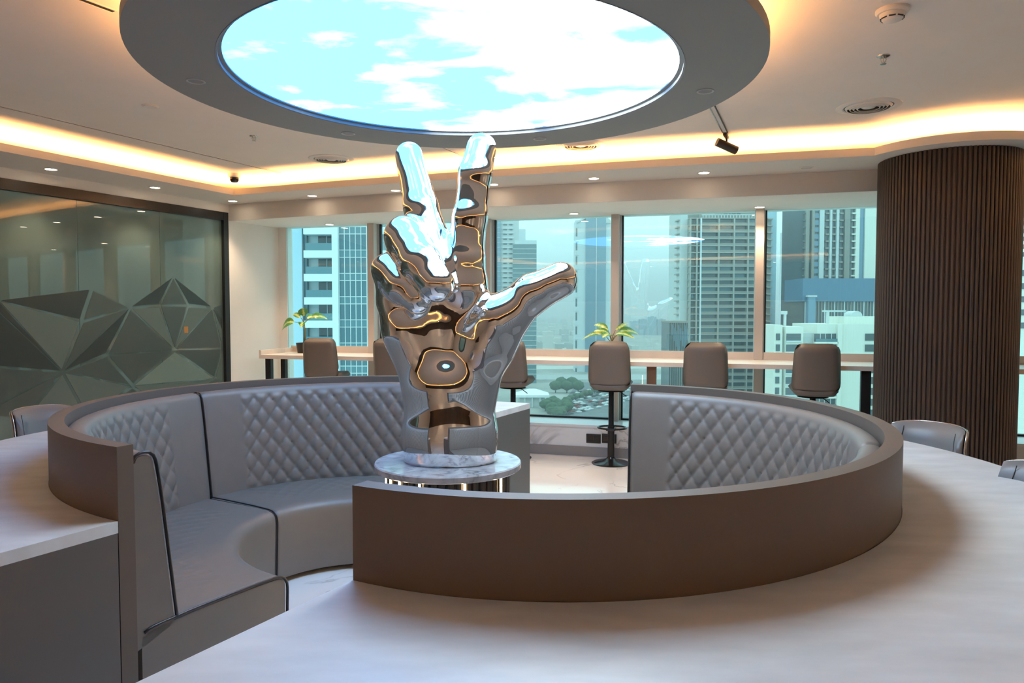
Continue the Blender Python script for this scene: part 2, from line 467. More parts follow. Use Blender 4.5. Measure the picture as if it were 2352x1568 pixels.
def film_tri(P, tone):
    cen = (P[0] + P[1] + P[2]) / 3
    nrm = Vector((LEFT_D.y, -LEFT_D.x, 0))
    Q = []
    for p in P:
        d = cen - p; Q.append(p + d.normalized() * min(0.03, d.length * 0.2))
    V = [q + nrm * 0.001 for q in Q] + [q + nrm * 0.003 for q in Q]
    pobj('film_triangle', V, [(0, 1, 2), (5, 4, 3), (0, 3, 4, 1), (1, 4, 5, 2), (2, 5, 3, 0)], M['film'][tone], part)
for tri, tone in TR:
    P = [gpt(*FV[k]) for k in tri]
    film_tri(P, tone)
    if not set(tri) & set('rst'):                                   # the same motif goes on to the left, out of frame
        film_tri([p + shift for p in P], tone)
P = gpt(427, 757); nrm = Vector((LEFT_D.y, -LEFT_D.x, 0))
o = boxo('orange_square', P + nrm * 0.004, (0.055, 0.003, 0.075), pm('orange_matte', (0.42, 0.20, 0.06), 0.7), rot=Matrix.Rotation(math.atan2(LEFT_D.y, LEFT_D.x), 4, 'Z'))  # flat orange rectangle on the room side of the glass
tag(o, 'small orange square on the frosted glass partition', 'orange_square')
# the room behind the partition: curtain folds on a far wall
bm = bmesh.new()
cur = []
for i in range(260):
    t = -6.3 + i * 0.036
    cur.append(lw(t, -1.3 + 0.035 * math.sin(i * 0.9) + 0.02 * math.sin(i * 0.31)))
cur2 = [(p[0] - LEFT_D.y * 0.02, p[1] + LEFT_D.x * 0.02) for p in cur]
strip(bm, cur, cur2, 0.0, 2.9)
o = bobj('curtain', bm, M['curtain'], smooth=False)
tag(o, 'pale pleated curtain behind the frosted glass partition', 'curtain')
struct(prismo('wall_meeting_room', [lw(-6.5, -1.7), lw(T_END, -1.7), lw(T_END, -1.8), lw(-6.5, -1.8)], 0, Z_CEIL, M['wall']))

# perimeter cove: lip polyline (room side) and outer polyline, going round the room
COL_C, COL_R, LIP_R = Vector((3.79, 6.30)), 0.548, 0.735
lipL = Vector((-3.16, 8.23)); lipLd = Vector((1.047, 2.263)).normalized()
lip0 = lipL - lipLd * 8.4
def bow(a, b, sag, n):
    a, b = Vector(a), Vector(b); d = b - a; nn = Vector((d.y, -d.x)).normalized()
    return [a + d * (i / n) + nn * (sag * 4 * (i / n) * (1 - i / n)) for i in range(n + 1)]
arc = []
for k in range(0, 25):
    a = math.radians(192 + k * (153 / 24))
    arc.append(COL_C + Vector((math.cos(a), math.sin(a))) * LIP_R)
main = bow(lipL, arc[0], 0.13, 14)
rest = [Vector((5.2, 5.95)), Vector((XR - 0.75, 5.5)), Vector((XR - 0.75, YB + 0.75)), Vector((lip0.x + 0.3, YB + 0.75)), Vector((lip0.x + 0.3, lip0.y))]
LIP = [lipL - lipLd * 0.0] 
LIP = main + arc[1:] + rest + [lipL - lipLd * 8.0]
def offset_closed(P, d):
    n = len(P); out = []
    for i in range(n):
        a, b, c = P[i - 1], P[i], P[(i + 1) % n]
        t1 = (b - a).normalized(); t2 = (c - b).normalized()
        n1 = Vector((-t1.y, t1.x)); n2 = Vector((-t2.y, t2.x))
        m = (n1 + n2)
        m = m.normalized() / max(0.35, m.normalized().dot(n1))
        out.append(b + m * d)
    return out
# LIP runs clockwise seen from above (left to right along the window), so +normal points out of the room
LIP_IN = offset_closed(LIP, 0.03)
LED1 = offset_closed(LIP, 0.16); LED2 = offset_closed(LIP, 0.19)
def closed_strip(bm, A, B, z0, z1):
    n = len(A)
    q = [[bm.verts.new((p.x, p.y, z)) for p in L] for L in (A, B) for z in (z0, z1)]
    a0, a1, b0, b1 = q
    for i in range(n):
        j = (i + 1) % n
        for s in ((a0, a1), (a1, b1), (b1, b0), (b0, a0)):
            bm.faces.new((s[0][i], s[0][j], s[1][j], s[1][i]))
bm = bmesh.new(); closed_strip(bm, LIP, LIP_IN, Z_SOF, Z_LIP)
cove = struct(bobj('trim_2', bm, M['soffit'], auto=30))
# soffit slab: from the lip out to the bulkhead / walls
BULK = [Vector((-3.511, 8.964)), Vector((-2.4, 8.50)), Vector((-1.2, 8.06)), Vector((-0.209, 7.735)), Vector((1.1, 7.355)), Vector((2.454, 7.0)), Vector((3.331, 6.745)), Vector((4.6, 6.40)), Vector((XR, 5.75))]
outer = BULK + [Vector((XR, YB)), Vector((left0.x - 0.2, YB)), Vector((left0.x - 0.2, left0.y)), Vector((left0.x, left0.y))]
def ring_faces(bm, outer, inner, z):
    """triangulated flat ring between two closed outlines"""
    from mathutils.geometry import tessellate_polygon
    vs = [Vector((p.x, p.y, z)) for p in outer], [Vector((p.x, p.y, z)) for p in inner]
    allv = [bm.verts.new(v) for v in vs[0] + vs[1]]
    for t in tessellate_polygon([vs[0], vs[1]]):
        bm.faces.new([allv[i] for i in t])
bm = bmesh.new(); ring_faces(bm, outer, LIP_IN, Z_SOF); ring_faces(bm, outer, LIP_IN, Z_SOF + 0.012)
sof = struct(bobj('trim_3', bm, M['soffit']))
bm = bmesh.new(); closed_strip(bm, LED1, LED2, Z_SOF + 0.015, Z_SOF + 0.03)
bobj('led_strip', bm, M['cove'], cove)
# bulkhead face and the lower soffit over the desk
B2 = [b + WN * 0.03 for b in BULK]
struct(stripo('trim_4', BULK, B2, Z_HEAD, Z_SOF, M['soffit']))
W2 = [Vector(win((b - WIN_A).dot(WIN_D), 0.12)) for b in BULK]
W2[0] = Vector(win(-0.5, 0.12))
struct(stripo('trim_5', B2, W2, Z_HEAD + 0.001, Z_HEAD + 0.02, M['wall']))
LOWB = [b + WN * 0.002 for b in BULK]

# window wall: parapet, sill, mullions, panes
L_WIN = 10.6
struct(prismo('wall_window', [win(-0.2, -0.48), win(L_WIN, -0.48), win(L_WIN, 0.1), win(-0.2, 0.1)], 0, Z_SILL - 0.03, M['parapet']))
struct(prismo('trim_6', [win(0.0, -0.50), win(L_WIN, -0.50), win(L_WIN, 0.1), win(0.0, 0.1)], Z_SILL - 0.03, Z_SILL, M['sill']))
struct(prismo('baseboard_window', [win(0.1, -0.495), win(L_WIN, -0.495), win(L_WIN, -0.479), win(0.1, -0.479)], 0, 0.11, M['grey_base']))
struct(prismo('wall_above_window', [win(-0.2, 0.0), win(L_WIN, 0.0), win(L_WIN, 0.15), win(-0.2, 0.15)], Z_HEAD + 0.02, Z_CEIL, M['wall']))
def ws(px):
    p = onvert(px, 650, win(0), WIN_D); return (Vector((p.x, p.y)) - WIN_A).dot(WIN_D)
mull = [ws(866), ws(1128), ws(1418), ws(1744)]
step = mull[3] - mull[2]
mull += [mull[3] + step, mull[3] + 2 * step, mull[3] + 3 * step]
edges = [ws(661)] + mull
struct(prismo('trim_7', [win(-0.2, -0.02), win(edges[0] - 0.0, -0.02), win(edges[0], 0.1), win(-0.2, 0.1)], Z_SILL, Z_HEAD, M['wall']))
for i in range(len(edges) - 1):
    a, b = edges[i] + (0.0 if i == 0 else 0.055), edges[i + 1] - 0.055
    w = struct(prismo('window_%d' % (i + 1), [win(a, -0.006), win(b, -0.006), win(b, 0.006), win(a, 0.006)], Z_SILL + 0.02, Z_HEAD, M['window']))
    m0 = edges[i + 1]
    prismo('mullion', [win(m0 - 0.055, -0.16), win(m0 + 0.035, -0.16), win(m0 + 0.035, 0.03), win(m0 - 0.055, 0.03)], Z_SILL, Z_HEAD, M['mullion'], w)
    prismo('mullion_cap', [win(m0 + 0.035, -0.05), win(m0 + 0.055, -0.05), win(m0 + 0.055, 0.03), win(m0 + 0.035, 0.03)], Z_SILL, Z_HEAD, M['mullion_grey'], w)
    prismo('gasket', [win(m0 + 0.055, -0.03), win(m0 + 0.072, -0.03), win(m0 + 0.072, 0.02), win(m0 + 0.055, 0.02)], Z_SILL, Z_HEAD, M['gasket'], w)
    prismo('bottom_gasket', [win(a, -0.03), win(b, -0.03), win(b, 0.02), win(a, 0.02)], Z_SILL, Z_SILL + 0.022, M['gasket'], w)

# ================================================================ ceiling ring with luminous sky
RC, RI, RO, Z_RING = Vector((-0.305, 3.975)), 1.2125, 1.612, 2.90
ring = thing('ceiling_ring', 'wide grey round dropped ceiling ring around a glowing sky screen', 'ceiling light', (RC.x, RC.y, Z_RING))
latheo('ring_plate', [(RI, 0.0), (RO, 0.0), (RO, 0.058), (RI, 0.058)], M['ring'], ring, seg=128, close=True, auto=30)
latheo('rim', [(RI - 0.006, 0.0), (RI + 0.004, -0.003), (RI + 0.004, 0.03), (RI - 0.026, 0.03), (RI - 0.026, 0.022), (RI - 0.006, 0.018)], M['rim'], ring, seg=128, close=True, auto=30)
bm = bmesh.new(); cyl(bm, (0, 0, 0.035), RI - 0.008, 0.012, 128)
scr = bobj('sky_screen', bm, M['screen'], ring)
latheo('ring_drum', [(RO - 0.34, 0.058), (RO - 0.34, Z_CEIL - Z_RING)], M['ring'], ring, seg=96)  # unseen drum up to the ceiling, added to keep strip light from filling inward
latheo('led_strip', [(RO - 0.16, 0.060), (RO - 0.13, 0.060), (RO - 0.13, 0.070), (RO - 0.16, 0.070)], M['ringled'], ring, seg=128, close=True)
def on_ring(px, py):
    return at(px, py, Z_RING)
blank_spots = [(450, 186, 'leftmost'), (800, 306, 'second from the left'), (1240, 318, 'third from the left'), (1620, 209, 'rightmost')]
for px, py, nm in blank_spots:
    p = at(px, py, Z_RING)
    t = thing('ceiling_speaker', '%s small flat grey disc set in the ceiling ring' % nm, 'speaker', p, group='round speakers in the ceiling ring')
    latheo('trim_ring', [(0.038, -0.001), (0.045, -0.006), (0.049, -0.004), (0.050, 0.002)], M['blank'], t, seg=28)
    cylo('grille', (0, 0, 0.0), 0.039, 0.004, M['ring'], t, 28)
for px, py, lb in ((345, 243, 'flat disc on the ceiling left of the ceiling ring'), (2048, -6, 'flat disc at the top edge behind the smoke detector')):
    p = at(px, py, Z_CEIL)
    t = thing('ceiling_disc', lb, 'ceiling cover', p)
    latheo('trim_ring', [(0.0, -0.008), (0.050, -0.008), (0.058, -0.004), (0.058, 0.0)], M['plastic'], t, seg=28)
    cylo('cover', (0, 0, -0.006), 0.045, 0.008, M['plastic'], t, 28)

# ================================================================ downlights
def downlight(px, py, z, label, lit=True, grp='recessed downlights'):
    p = at(px, py, z)
    t = thing('downlight', label, 'downlight', p, group=grp)
    latheo('trim_ring', [(0.046, 0.004), (0.050, -0.006), (0.060, -0.005), (0.063, 0.0)], M['plastic'], t, seg=24)
    cylo('lens', (0, 0, -0.002), 0.047, 0.004, M['lens'] if lit else M['blank'], t, 24)
    if lit:
        ld = bpy.data.lights.new('downlight_lamp', 'SPOT')
        ld.energy = SPOT_W; ld.color = (1.0, 0.74, 0.50); ld.spot_size = math.radians(95); ld.spot_blend = 0.8; ld.shadow_soft_size = 0.04
        lo = bpy.data.objects.new('downlight_lamp', ld); C.objects.link(lo); lo.parent = t; lo.location = (0, 0, -0.02)
    return t
row = 'of the downlights in the soffit above the frosted partition'
downlight(117, 388, Z_SOF, 'lit round downlight, nearest ' + row)
downlight(356, 430, Z_SOF, 'lit round downlight, middle one ' + row)
downlight(534, 461, Z_SOF, 'lit round downlight in the soffit corner under the dome camera')
for (px, py), nm in zip(((717, 449), (909, 437), (1133, 423), (1364, 409), (1617, 396)),
                        ('first lit downlight right of the soffit corner', 'lit downlight just left of the middle finger of the hand', 'lit downlight just right of the index finger of the hand',
                         'lit downlight in the upper soffit beyond the thumb', 'last lit downlight before the column in the upper soffit')):
    downlight(px, py, Z_SOF, nm)
downlight(1853, 384, Z_SOF, 'unlit downlight in the upper soffit beside the column', lit=False)
for (px, py), nm in zip(((757, 515), (1318, 490), (1745, 475)), ('left', 'middle', 'right')):
    downlight(px, py, Z_HEAD, '%s one of the lit downlights in the low soffit over the desk' % nm)
# unseen downlights added behind the camera to give warm fill
for k, (x, y) in enumerate(((-5.6, 0.5), (-3.0, -3.9), (0.5, -3.9), (4.0, -3.9), (6.6, 1.0), (6.6, 3.5))):
    t = downlight(0, 100, Z_SOF, 'unseen fill downlight added in the soffit behind the camera', grp='added fill downlights behind the camera'); t.location = (x, y, Z_SOF)

# ================================================================ ceiling fittings
def diffuser(px, py, label):
    p = at(px, py, Z_CEIL)
    t = thing('air_diffuser', label, 'air vent', p, group='round air diffusers')
    latheo('frame', [(0.165, 0.0), (0.175, -0.010), (0.200, -0.012), (0.220, -0.004), (0.222, 0.0)], M['plastic'], t, seg=48)
    for r in (0.152, 0.128, 0.104, 0.080):
        latheo('vane', [(r + 0.008, -0.004), (r - 0.004, -0.018), (r - 0.009, -0.018), (r + 0.003, -0.004)], M['plastic'], t, seg=40, close=True)
    latheo('core', [(0.0, -0.012), (0.040, -0.012), (0.050, -0.006), (0.052, 0.0)], M['plastic'], t, seg=32)
    cylo('throat', (0, 0, -0.0015), 0.168, 0.002, M['black'], t, 40)
diffuser(761, 365, 'round air diffuser on the ceiling left of the hand')
diffuser(1334, 333, 'round air diffuser half behind the front of the ceiling ring')
diffuser(1995, 244, 'round air diffuser on the ceiling above the column')
def sprinkler(px, py, label):
    p = at(px, py, Z_CEIL)
    t = thing('sprinkler', label, 'sprinkler', p, group='fire sprinklers')
    latheo('escutcheon', [(0.0, -0.006), (0.026, -0.008), (0.036, -0.003), (0.037, 0.0)], M['steel'], t, seg=24)
    tubeo('frame_arm', [(0.012, 0, -0.006), (0.017, 0, -0.022), (0.004, 0, -0.046)], 0.0025, M['steel'], t, 6)
    tubeo('frame_arm', [(-0.012, 0, -0.006), (-0.017, 0, -0.022), (-0.004, 0, -0.046)], 0.0025, M['steel'], t, 6)
    cylo('bulb', (0, 0, -0.026), 0.003, 0.038, M['plastic'], t, 8)
    cylo('deflector', (0, 0, -0.048), 0.017, 0.003, M['steel'], t, 16)
sprinkler(583, 312, 'small steel fire sprinkler left of the ceiling ring')
sprinkler(2029, 128, 'small steel fire sprinkler below the smoke detector')
p = at(2050, 22, Z_CEIL)
t = thing('smoke_detector', 'cream smoke detector with dark slots on the ceiling', 'smoke detector', p)
latheo('base', [(0.078, 0.0), (0.078, -0.012), (0.070, -0.022), (0.0, -0.022)], M['plastic'], t, seg=36)
latheo('head', [(0.060, -0.020), (0.058, -0.034), (0.045, -0.052), (0.036, -0.056), (0.0, -0.057)], M['plastic'], t, seg=36)
for k in range(8):
    a = k * PI / 4 + 0.3
    boxo('slot', (0.050 * math.cos(a), 0.050 * math.sin(a), -0.043), (0.006, 0.030, 0.009), M['black'], t, Matrix.Rotation(a, 4, 'Z') @ Matrix.Rotation(-0.9, 4, 'Y'))
p = at(538, 403, Z_CEIL - 0.02)
t = thing('dome_camera', 'small security camera with dark dome in the ceiling corner', 'security camera', (p.x, p.y, Z_CEIL))
latheo('housing', [(0.066, 0.0), (0.066, -0.030), (0.060, -0.044), (0.0, -0.044)], M['plastic'], t, seg=32)
latheo('dome', [(0.048, -0.042), (0.050, -0.058), (0.046, -0.078), (0.032, -0.094), (0.0, -0.100)], M['blackgloss'], t, seg=28)
# slot diffusers cut in the ceiling
def slot(a, b, wdt, label):
    A, B = at(*a, Z_CEIL), at(*b, Z_CEIL)
    d = (B - A); ln = d.length; rz = math.atan2(d.y, d.x)
    t = thing('slot_diffuser', label, 'air vent', (A + B) / 2, rz)
    boxo('slot', (0, 0, -0.002), (ln, wdt, 0.003), M['black'], t)
    for s in (-1, 1):
        boxo('edge', (0, s * (wdt / 2 + 0.006), -0.0035), (ln, 0.010, 0.006), M['ceiling'], t)
slot((-60, 229), (642, 396), 0.020, 'long thin dark slot in the ceiling left of the ring')
slot((140, -20), (262, 25), 0.032, 'short dark slot in the ceiling at the top left')
slot((1010, 335), (1072, 361), 0.010, 'fine slot in the ceiling between the two raised fingers')
# track with spotlight
A, B = at(1622, 215, Z_CEIL), at(1666, 303, Z_CEIL)
d = B - A; rz = math.atan2(d.y, d.x)
t = thing('ceiling_track', 'pale recessed track on the ceiling holding the black spotlight', 'track', (A + B) / 2, rz)
boxo('channel', (0, 0, -0.004), (d.length, 0.030, 0.010), M['soffit'], t)
for s in (-1, 1):
    boxo('rail', (0, s * 0.019, -0.006), (d.length, 0.006, 0.014), M['steel'] if s > 0 else M['black'], t)
S = B
t = thing('track_spotlight', 'black cylinder spotlight hanging from the ceiling track', 'spotlight', S, rz)
boxo('adapter', (0.055, 0, -0.022), (0.17, 0.030, 0.022), M['black'], t)
tubeo('stem', [(0.10, 0, -0.03), (0.10, 0, -0.065)], 0.008, M['black'], t, 10)
dirv = Vector((0.2, -0.86, -0.52)); q = Vector((0, 0, 1)).rotation_difference(Matrix.Rotation(-rz, 3, 'Z') @ Vector((0.93, 0.12, -0.36)))
cylo('lamp_head', (0.115, 0.0, -0.095), 0.036, 0.19, M['black'], t, 28, rot=q.to_matrix().to_4x4())
cylo('lamp_face', Vector((0.115, 0.0, -0.095)) + q @ Vector((0, 0, 0.095)), 0.031, 0.004, M['blackgloss'], t, 28, rot=q.to_matrix().to_4x4())

# ================================================================ fluted column
col = thing('column', 'large round column clad in dark vertical fluted timber', 'column', (COL_C.x, COL_C.y, 0))
cylo('core', (0, 0, Z_SOF / 2), COL_R - 0.018, Z_SOF, M['slat_back'], col, 64)
NS = 96
base = None
for k in range(NS):
    a = 2 * PI * k / NS
    if base is None:
        pts = []
        wd = 2 * PI * COL_R / NS * 0.70
        for th in range(0, 7):
            b = PI * th / 6
            pts.append((COL_R - 0.010 + 0.010 * math.sin(b), wd / 2 * math.cos(b) * (1 if 0 < th < 6 else 1)))
        pts += [(COL_R - 0.022, -wd / 2), (COL_R - 0.022, wd / 2)]
        bm = bmesh.new(); prism(bm, pts, 0.0, Z_SOF - 0.001)
        base = bobj('slat', bm, M['slat'], col)
    else:
        like(base, 'slat', rot=(0, 0, a), parent=col)

# ================================================================ sofas, partitions and counters
class Ell:
    def __init__(s, cx, cy, a, b, phi):
        s.c = Vector((cx, cy)); s.a, s.b, s.phi = a, b, phi
    def pt(s, th, off=0.0):
        """point of the ellipse at polar angle th (degrees) pushed out by off along its normal"""
        t = math.radians(th) - s.phi
        r = 1 / math.sqrt((math.cos(t) / s.a) ** 2 + (math.sin(t) / s.b) ** 2)
        x, y = r * math.cos(t), r * math.sin(t)
        n = Vector((x / s.a ** 2, y / s.b ** 2)).normalized()
        p = Vector((x, y)) + n * off
        c, sn = math.cos(s.phi), math.sin(s.phi)
        return Vector((s.c.x + c * p.x - sn * p.y, s.c.y + sn * p.x + c * p.y))
    def line(s, t0, t1, off, n):
        return [s.pt(t0 + (t1 - t0) * i / n, off) for i in range(n + 1)]
EL = Ell(-0.757, 3.829, 1.56, 1.448, -0.769)
ER = Ell(0.297, 3.294, 1.324, 1.522, -0.471)
Z_CT, Z_TOP = 0.905, 1.17

def quilt(u, v, W, H):
    a, b = u / W + v / H, u / W - v / H
    return (abs(math.sin(PI * a)) * abs(math.sin(PI * b))) ** 0.25
def smooth01(x):
    x = max(0.0, min(1.0, x)); return x * x * (3 - 2 * x)
def profile_points(ctrl, step):
    """polyline with rounded corners already given -> evenly resampled (off, z), with normals and running length"""
    P = [Vector(c) for c in ctrl]
    L = [0.0]
    for i in range(1, len(P)):
        L.append(L[-1] + (P[i] - P[i - 1]).length)
    n = max(2, int(L[-1] / step))
    out = []
    for k in range(n + 1):
        s = L[-1] * k / n
        i = 1
        while i < len(L) - 1 and L[i] < s: i += 1
        f = (s - L[i - 1]) / max(1e-9, L[i] - L[i - 1])
        out.append((P[i - 1].lerp(P[i], f), s))
    res = []
    for k, (p, s) in enumerate(out):
        a = out[max(0, k - 1)][0]; b = out[min(n, k + 1)][0]
        t = (b - a).normalized()
        res.append((p, Vector((t.y, -t.x)), s))
    return res
def rounded(pts, r, seg=6):
    """round the inner corners of a polyline"""
    P = [Vector(p) for p in pts]; out = [P[0]]
    for i in range(1, len(P) - 1):
        rr = r[i - 1] if isinstance(r, (list, tuple)) else r
        a = (P[i - 1] - P[i]); b = (P[i + 1] - P[i])
        ka = min(rr, a.length * 0.49); kb = min(rr, b.length * 0.49)
        A = P[i] + a.normalized() * ka; B = P[i] + b.normalized() * kb
        for k in range(seg + 1):
            f = k / seg
            out.append(A * (1 - f) ** 2 + P[i] * 2 * f * (1 - f) + B * f * f)
    out.append(P[-1])
    return out
BACK = rounded([(-0.064, 0.40), (-0.064, 1.128), (-0.150, 1.135), (-0.176, 0.98), (-0.235, 0.455), (-0.20, 0.43)], [0.035, 0.05, 0.10, 0.02])
SEAT = rounded([(-0.075, 0.03), (-0.075, 0.45), (-0.12, 0.47), (-0.30, 0.474), (-0.62, 0.466), (-0.80, 0.455), (-0.785, 0.03), (-0.70, 0.03)], [0.01, 0.02, 0.05, 0.1, 0.07, 0.01])
def cushion(name, E, t0, t1, prof, W, H, amp, zone, side, parent, du=0.0125, dv=0.0125, margin=12.0):
    """upholstered sweep along the ellipse; quilted diamonds inside the zone of running lengths"""
    PP = profile_points(prof, dv)
    mid = -0.22 if name == 'backrest' else -0.45
    ln = sum((E.pt(t0 + (t1 - t0) * (i + 1) / 60, mid) - E.pt(t0 + (t1 - t0) * i / 60, mid)).length for i in range(60))
    n = int(ln / du)
    V, F = [], []
    m = len(PP)
    for i in range(n + 1):
        f = i / n; th = t0 + (t1 - t0) * f; u = ln * f
        um = smooth01((min(f, 1 - f) * abs(t1 - t0) - margin + 1.2) / 1.2)
        edge = min(f, 1 - f) * ln
        pinch = -0.012 * math.exp(-(edge / 0.016) ** 2)
        for p, nn, s in PP:
            z = zone(p, s)
            h = pinch * (1.0 if z > -0.5 else 0.0)
            if z > 0 and um > 0:
                h += amp * (quilt(u - ln / 2, s, W, H) - 0.55) * z * um
            q = p + nn * (h * side)
            xy = E.pt(th, q.x)
            V.append((xy.x, xy.y, q.y))
    for i in range(n):
        for k in range(m - 1):
            F.append((i * m + k, (i + 1) * m + k, (i + 1) * m + k + 1, i * m + k + 1))
    F.append(tuple(range(m))); F.append(tuple(n * m + k for k in range(m - 1, -1, -1)))
    bm = bmesh.new()
    vs = [bm.verts.new(v) for v in V]
    for f_ in F:
        bm.faces.new([vs[k] for k in f_])
    o = bobj(name, bm, M['leather'], parent, auto=50)
    return o
def back_zone(p, s):
    if p.x > -0.10 and p.y < 1.10: return -1.0                       # rear
    z = smooth01((1.10 - p.y) / 0.04) * smooth01((p.y - 0.47) / 0.03)
    return z
def seat_zone(p, s):
    if p.y < 0.44: return 0.0
    return smooth01((-0.22 - p.x) / 0.03) * smooth01((p.x + 0.60) / 0.03)
def sofa(E, t0, t1, label):
    p = E.pt((t0 + t1) / 2, -0.45)
    t = thing('curved_sofa_unit', label, 'sofa', (p.x, p.y, 0))
    parts = []
    parts.append(cushion('backrest', E, t0, t1, BACK, 0.100, 0.142, 0.020, back_zone, 1, t, du=0.0085, dv=0.0085))
    parts.append(cushion('seat', E, t0, t1, SEAT, 0.10, 0.12, 0.006, seat_zone, 1, t))
    # plinth below the seat
    n = 40
    parts.append(stripo('plinth', E.line(t0, t1, -0.08, n), E.line(t0, t1, -0.70, n), 0.0, 0.03, M['black'], t))
    for th, sg in ((t0, 1), (t1, -1)):
        if round(th * 10) in (1502, -242, -238): continue
        thin = round(th * 10) in (1498, -238)
        e = th + sg * (0.0 if not thin else -0.2)
        for nm, prof in (('piping', BACK), ('piping', SEAT)):
            PP = profile_points(prof, 0.02)
            if prof is BACK: PP = [q for q in PP if q[0].y > 0.472 and q[0].x < -0.0641]
            else: PP = [q for q in PP if q[0].x < -0.09]
            pts = []
            for q, nn, s in PP:
                xy = E.pt(e, q.x - 0.0); pts.append((xy.x, xy.y, q.y))
            tubeo('piping', pts, 0.0045 if thin else 0.0065, M['piping'], parts[0] if prof is BACK else parts[1], 8)
    for o in parts:
        o.location = Vector(o.location) - Vector((p.x, p.y, 0))
    return t
sofa(EL, 66.5, 149.8, 'grey quilted leather sofa unit curving behind the hand sculpture')
sofa(EL, 150.2, 243.5, 'grey quilted leather sofa unit at front left with open end panel')
sofa(ER, 70.5, -23.8, 'grey quilted leather sofa unit curving around the right inside')
sofa(ER, -24.2, -118.5, 'grey leather sofa unit hidden behind the front brown partition')

def island(E, t0, t1, lab_part, lab_ctr):
    n = 90
    o = stripo('sofa_partition', E.line(t0, t1, 0.0, n), E.line(t0, t1, -0.062, n), 0.0, Z_TOP, M['taupe'], auto=30)
    tag(o, lab_part, 'partition')
    p = E.pt((t0 + t1) / 2, 0.3)
    t = thing('counter', lab_ctr, 'counter', (p.x, p.y, 0))
    parts = [stripo('worktop', E.line(t0, t1, 0.002, n), E.line(t0, t1, 0.69, n), Z_CT - 0.042, Z_CT, M['counter'], t, auto=30)]
    parts.append(stripo('front_panel', E.line(t0 + 1.2 * (1 if t1 > t0 else -1), t1 - 1.2 * (1 if t1 > t0 else -1), 0.14, n), E.line(t0 + 1.2 * (1 if t1 > t0 else -1), t1 - 1.2 * (1 if t1 > t0 else -1), 0.16, n), 0.0, Z_CT - 0.042, M['grey_panel'], t, auto=30))
    for e0, e1 in ((t0, t0 + (0.9 if t1 > t0 else -0.9)), (t1 - (0.9 if t1 > t0 else -0.9), t1)):
        parts.append(stripo('end_panel', E.line(e0, e1, 0.004, 2), E.line(e0, e1, 0.688, 2), 0.0, Z_CT - 0.042, M['grey_panel'], t))
    for o in parts:
        o.location = Vector((-p.x, -p.y, 0))
    return t
island(EL, 66.0, 244.0, 'curved taupe partition wall around the left sofa', 'pale stone counter curving around the outside of the left sofa')
island(ER, 71.0, -119.0, 'curved brown partition wall around the right sofa', 'pale stone counter curving around the right sofa towards the camera')

# ================================================================ pedestal
HX, HY, PZ = -0.345, 3.85, 0.843
ped = thing('pedestal', 'round marble topped pedestal with dark fluted base and glowing strips', 'pedestal', (HX, HY, 0))
latheo('marble_top', [(0.0, PZ - 0.038), (0.386, PZ - 0.038), (0.394, PZ - 0.032), (0.394, PZ - 0.006), (0.389, PZ), (0.0, PZ)], M['pedestal_top'], ped, seg=96, auto=30)
cylo('core', (0, 0, (PZ - 0.038) / 2), 0.318, PZ - 0.038, M['slat_dark'], ped, 64)
pr = 0.335; base = None
gap = [-76, -62, -47, -25, 14, 54, 96, 136, 178, 220, 256]
for k in range(48):
    a = 2 * PI * k / 48
    deg = math.degrees(a)
    if base is None:
        pts = [(pr - 0.012 + 0.012 * math.sin(PI * i / 5), 0.0185 * math.cos(PI * i / 5)) for i in range(6)] + [(pr - 0.02, -0.0185), (pr - 0.02, 0.0185)]
        bm = bmesh.new(); prism(bm, pts, 0.0, PZ - 0.039)
        base = bobj('flute', bm, M['slat_dark'], ped)
        base.rotation_euler = (0, 0, 0.0)
    else:
        like(base, 'flute', rot=(0, 0, a), parent=ped)
led = None
for g in gap:
    a = math.radians(g - 90 + 5.1)
    if led is None:
        bm = bmesh.new(); box(bm, (pr + 0.001, 0, (PZ - 0.04) / 2), (0.006, 0.010, PZ - 0.05)); led = bobj('led_strip', bm, M['pedled'], ped); led.rotation_euler = (0, 0, a)
    else:
        like(led, 'led_strip', rot=(0, 0, a), parent=ped)

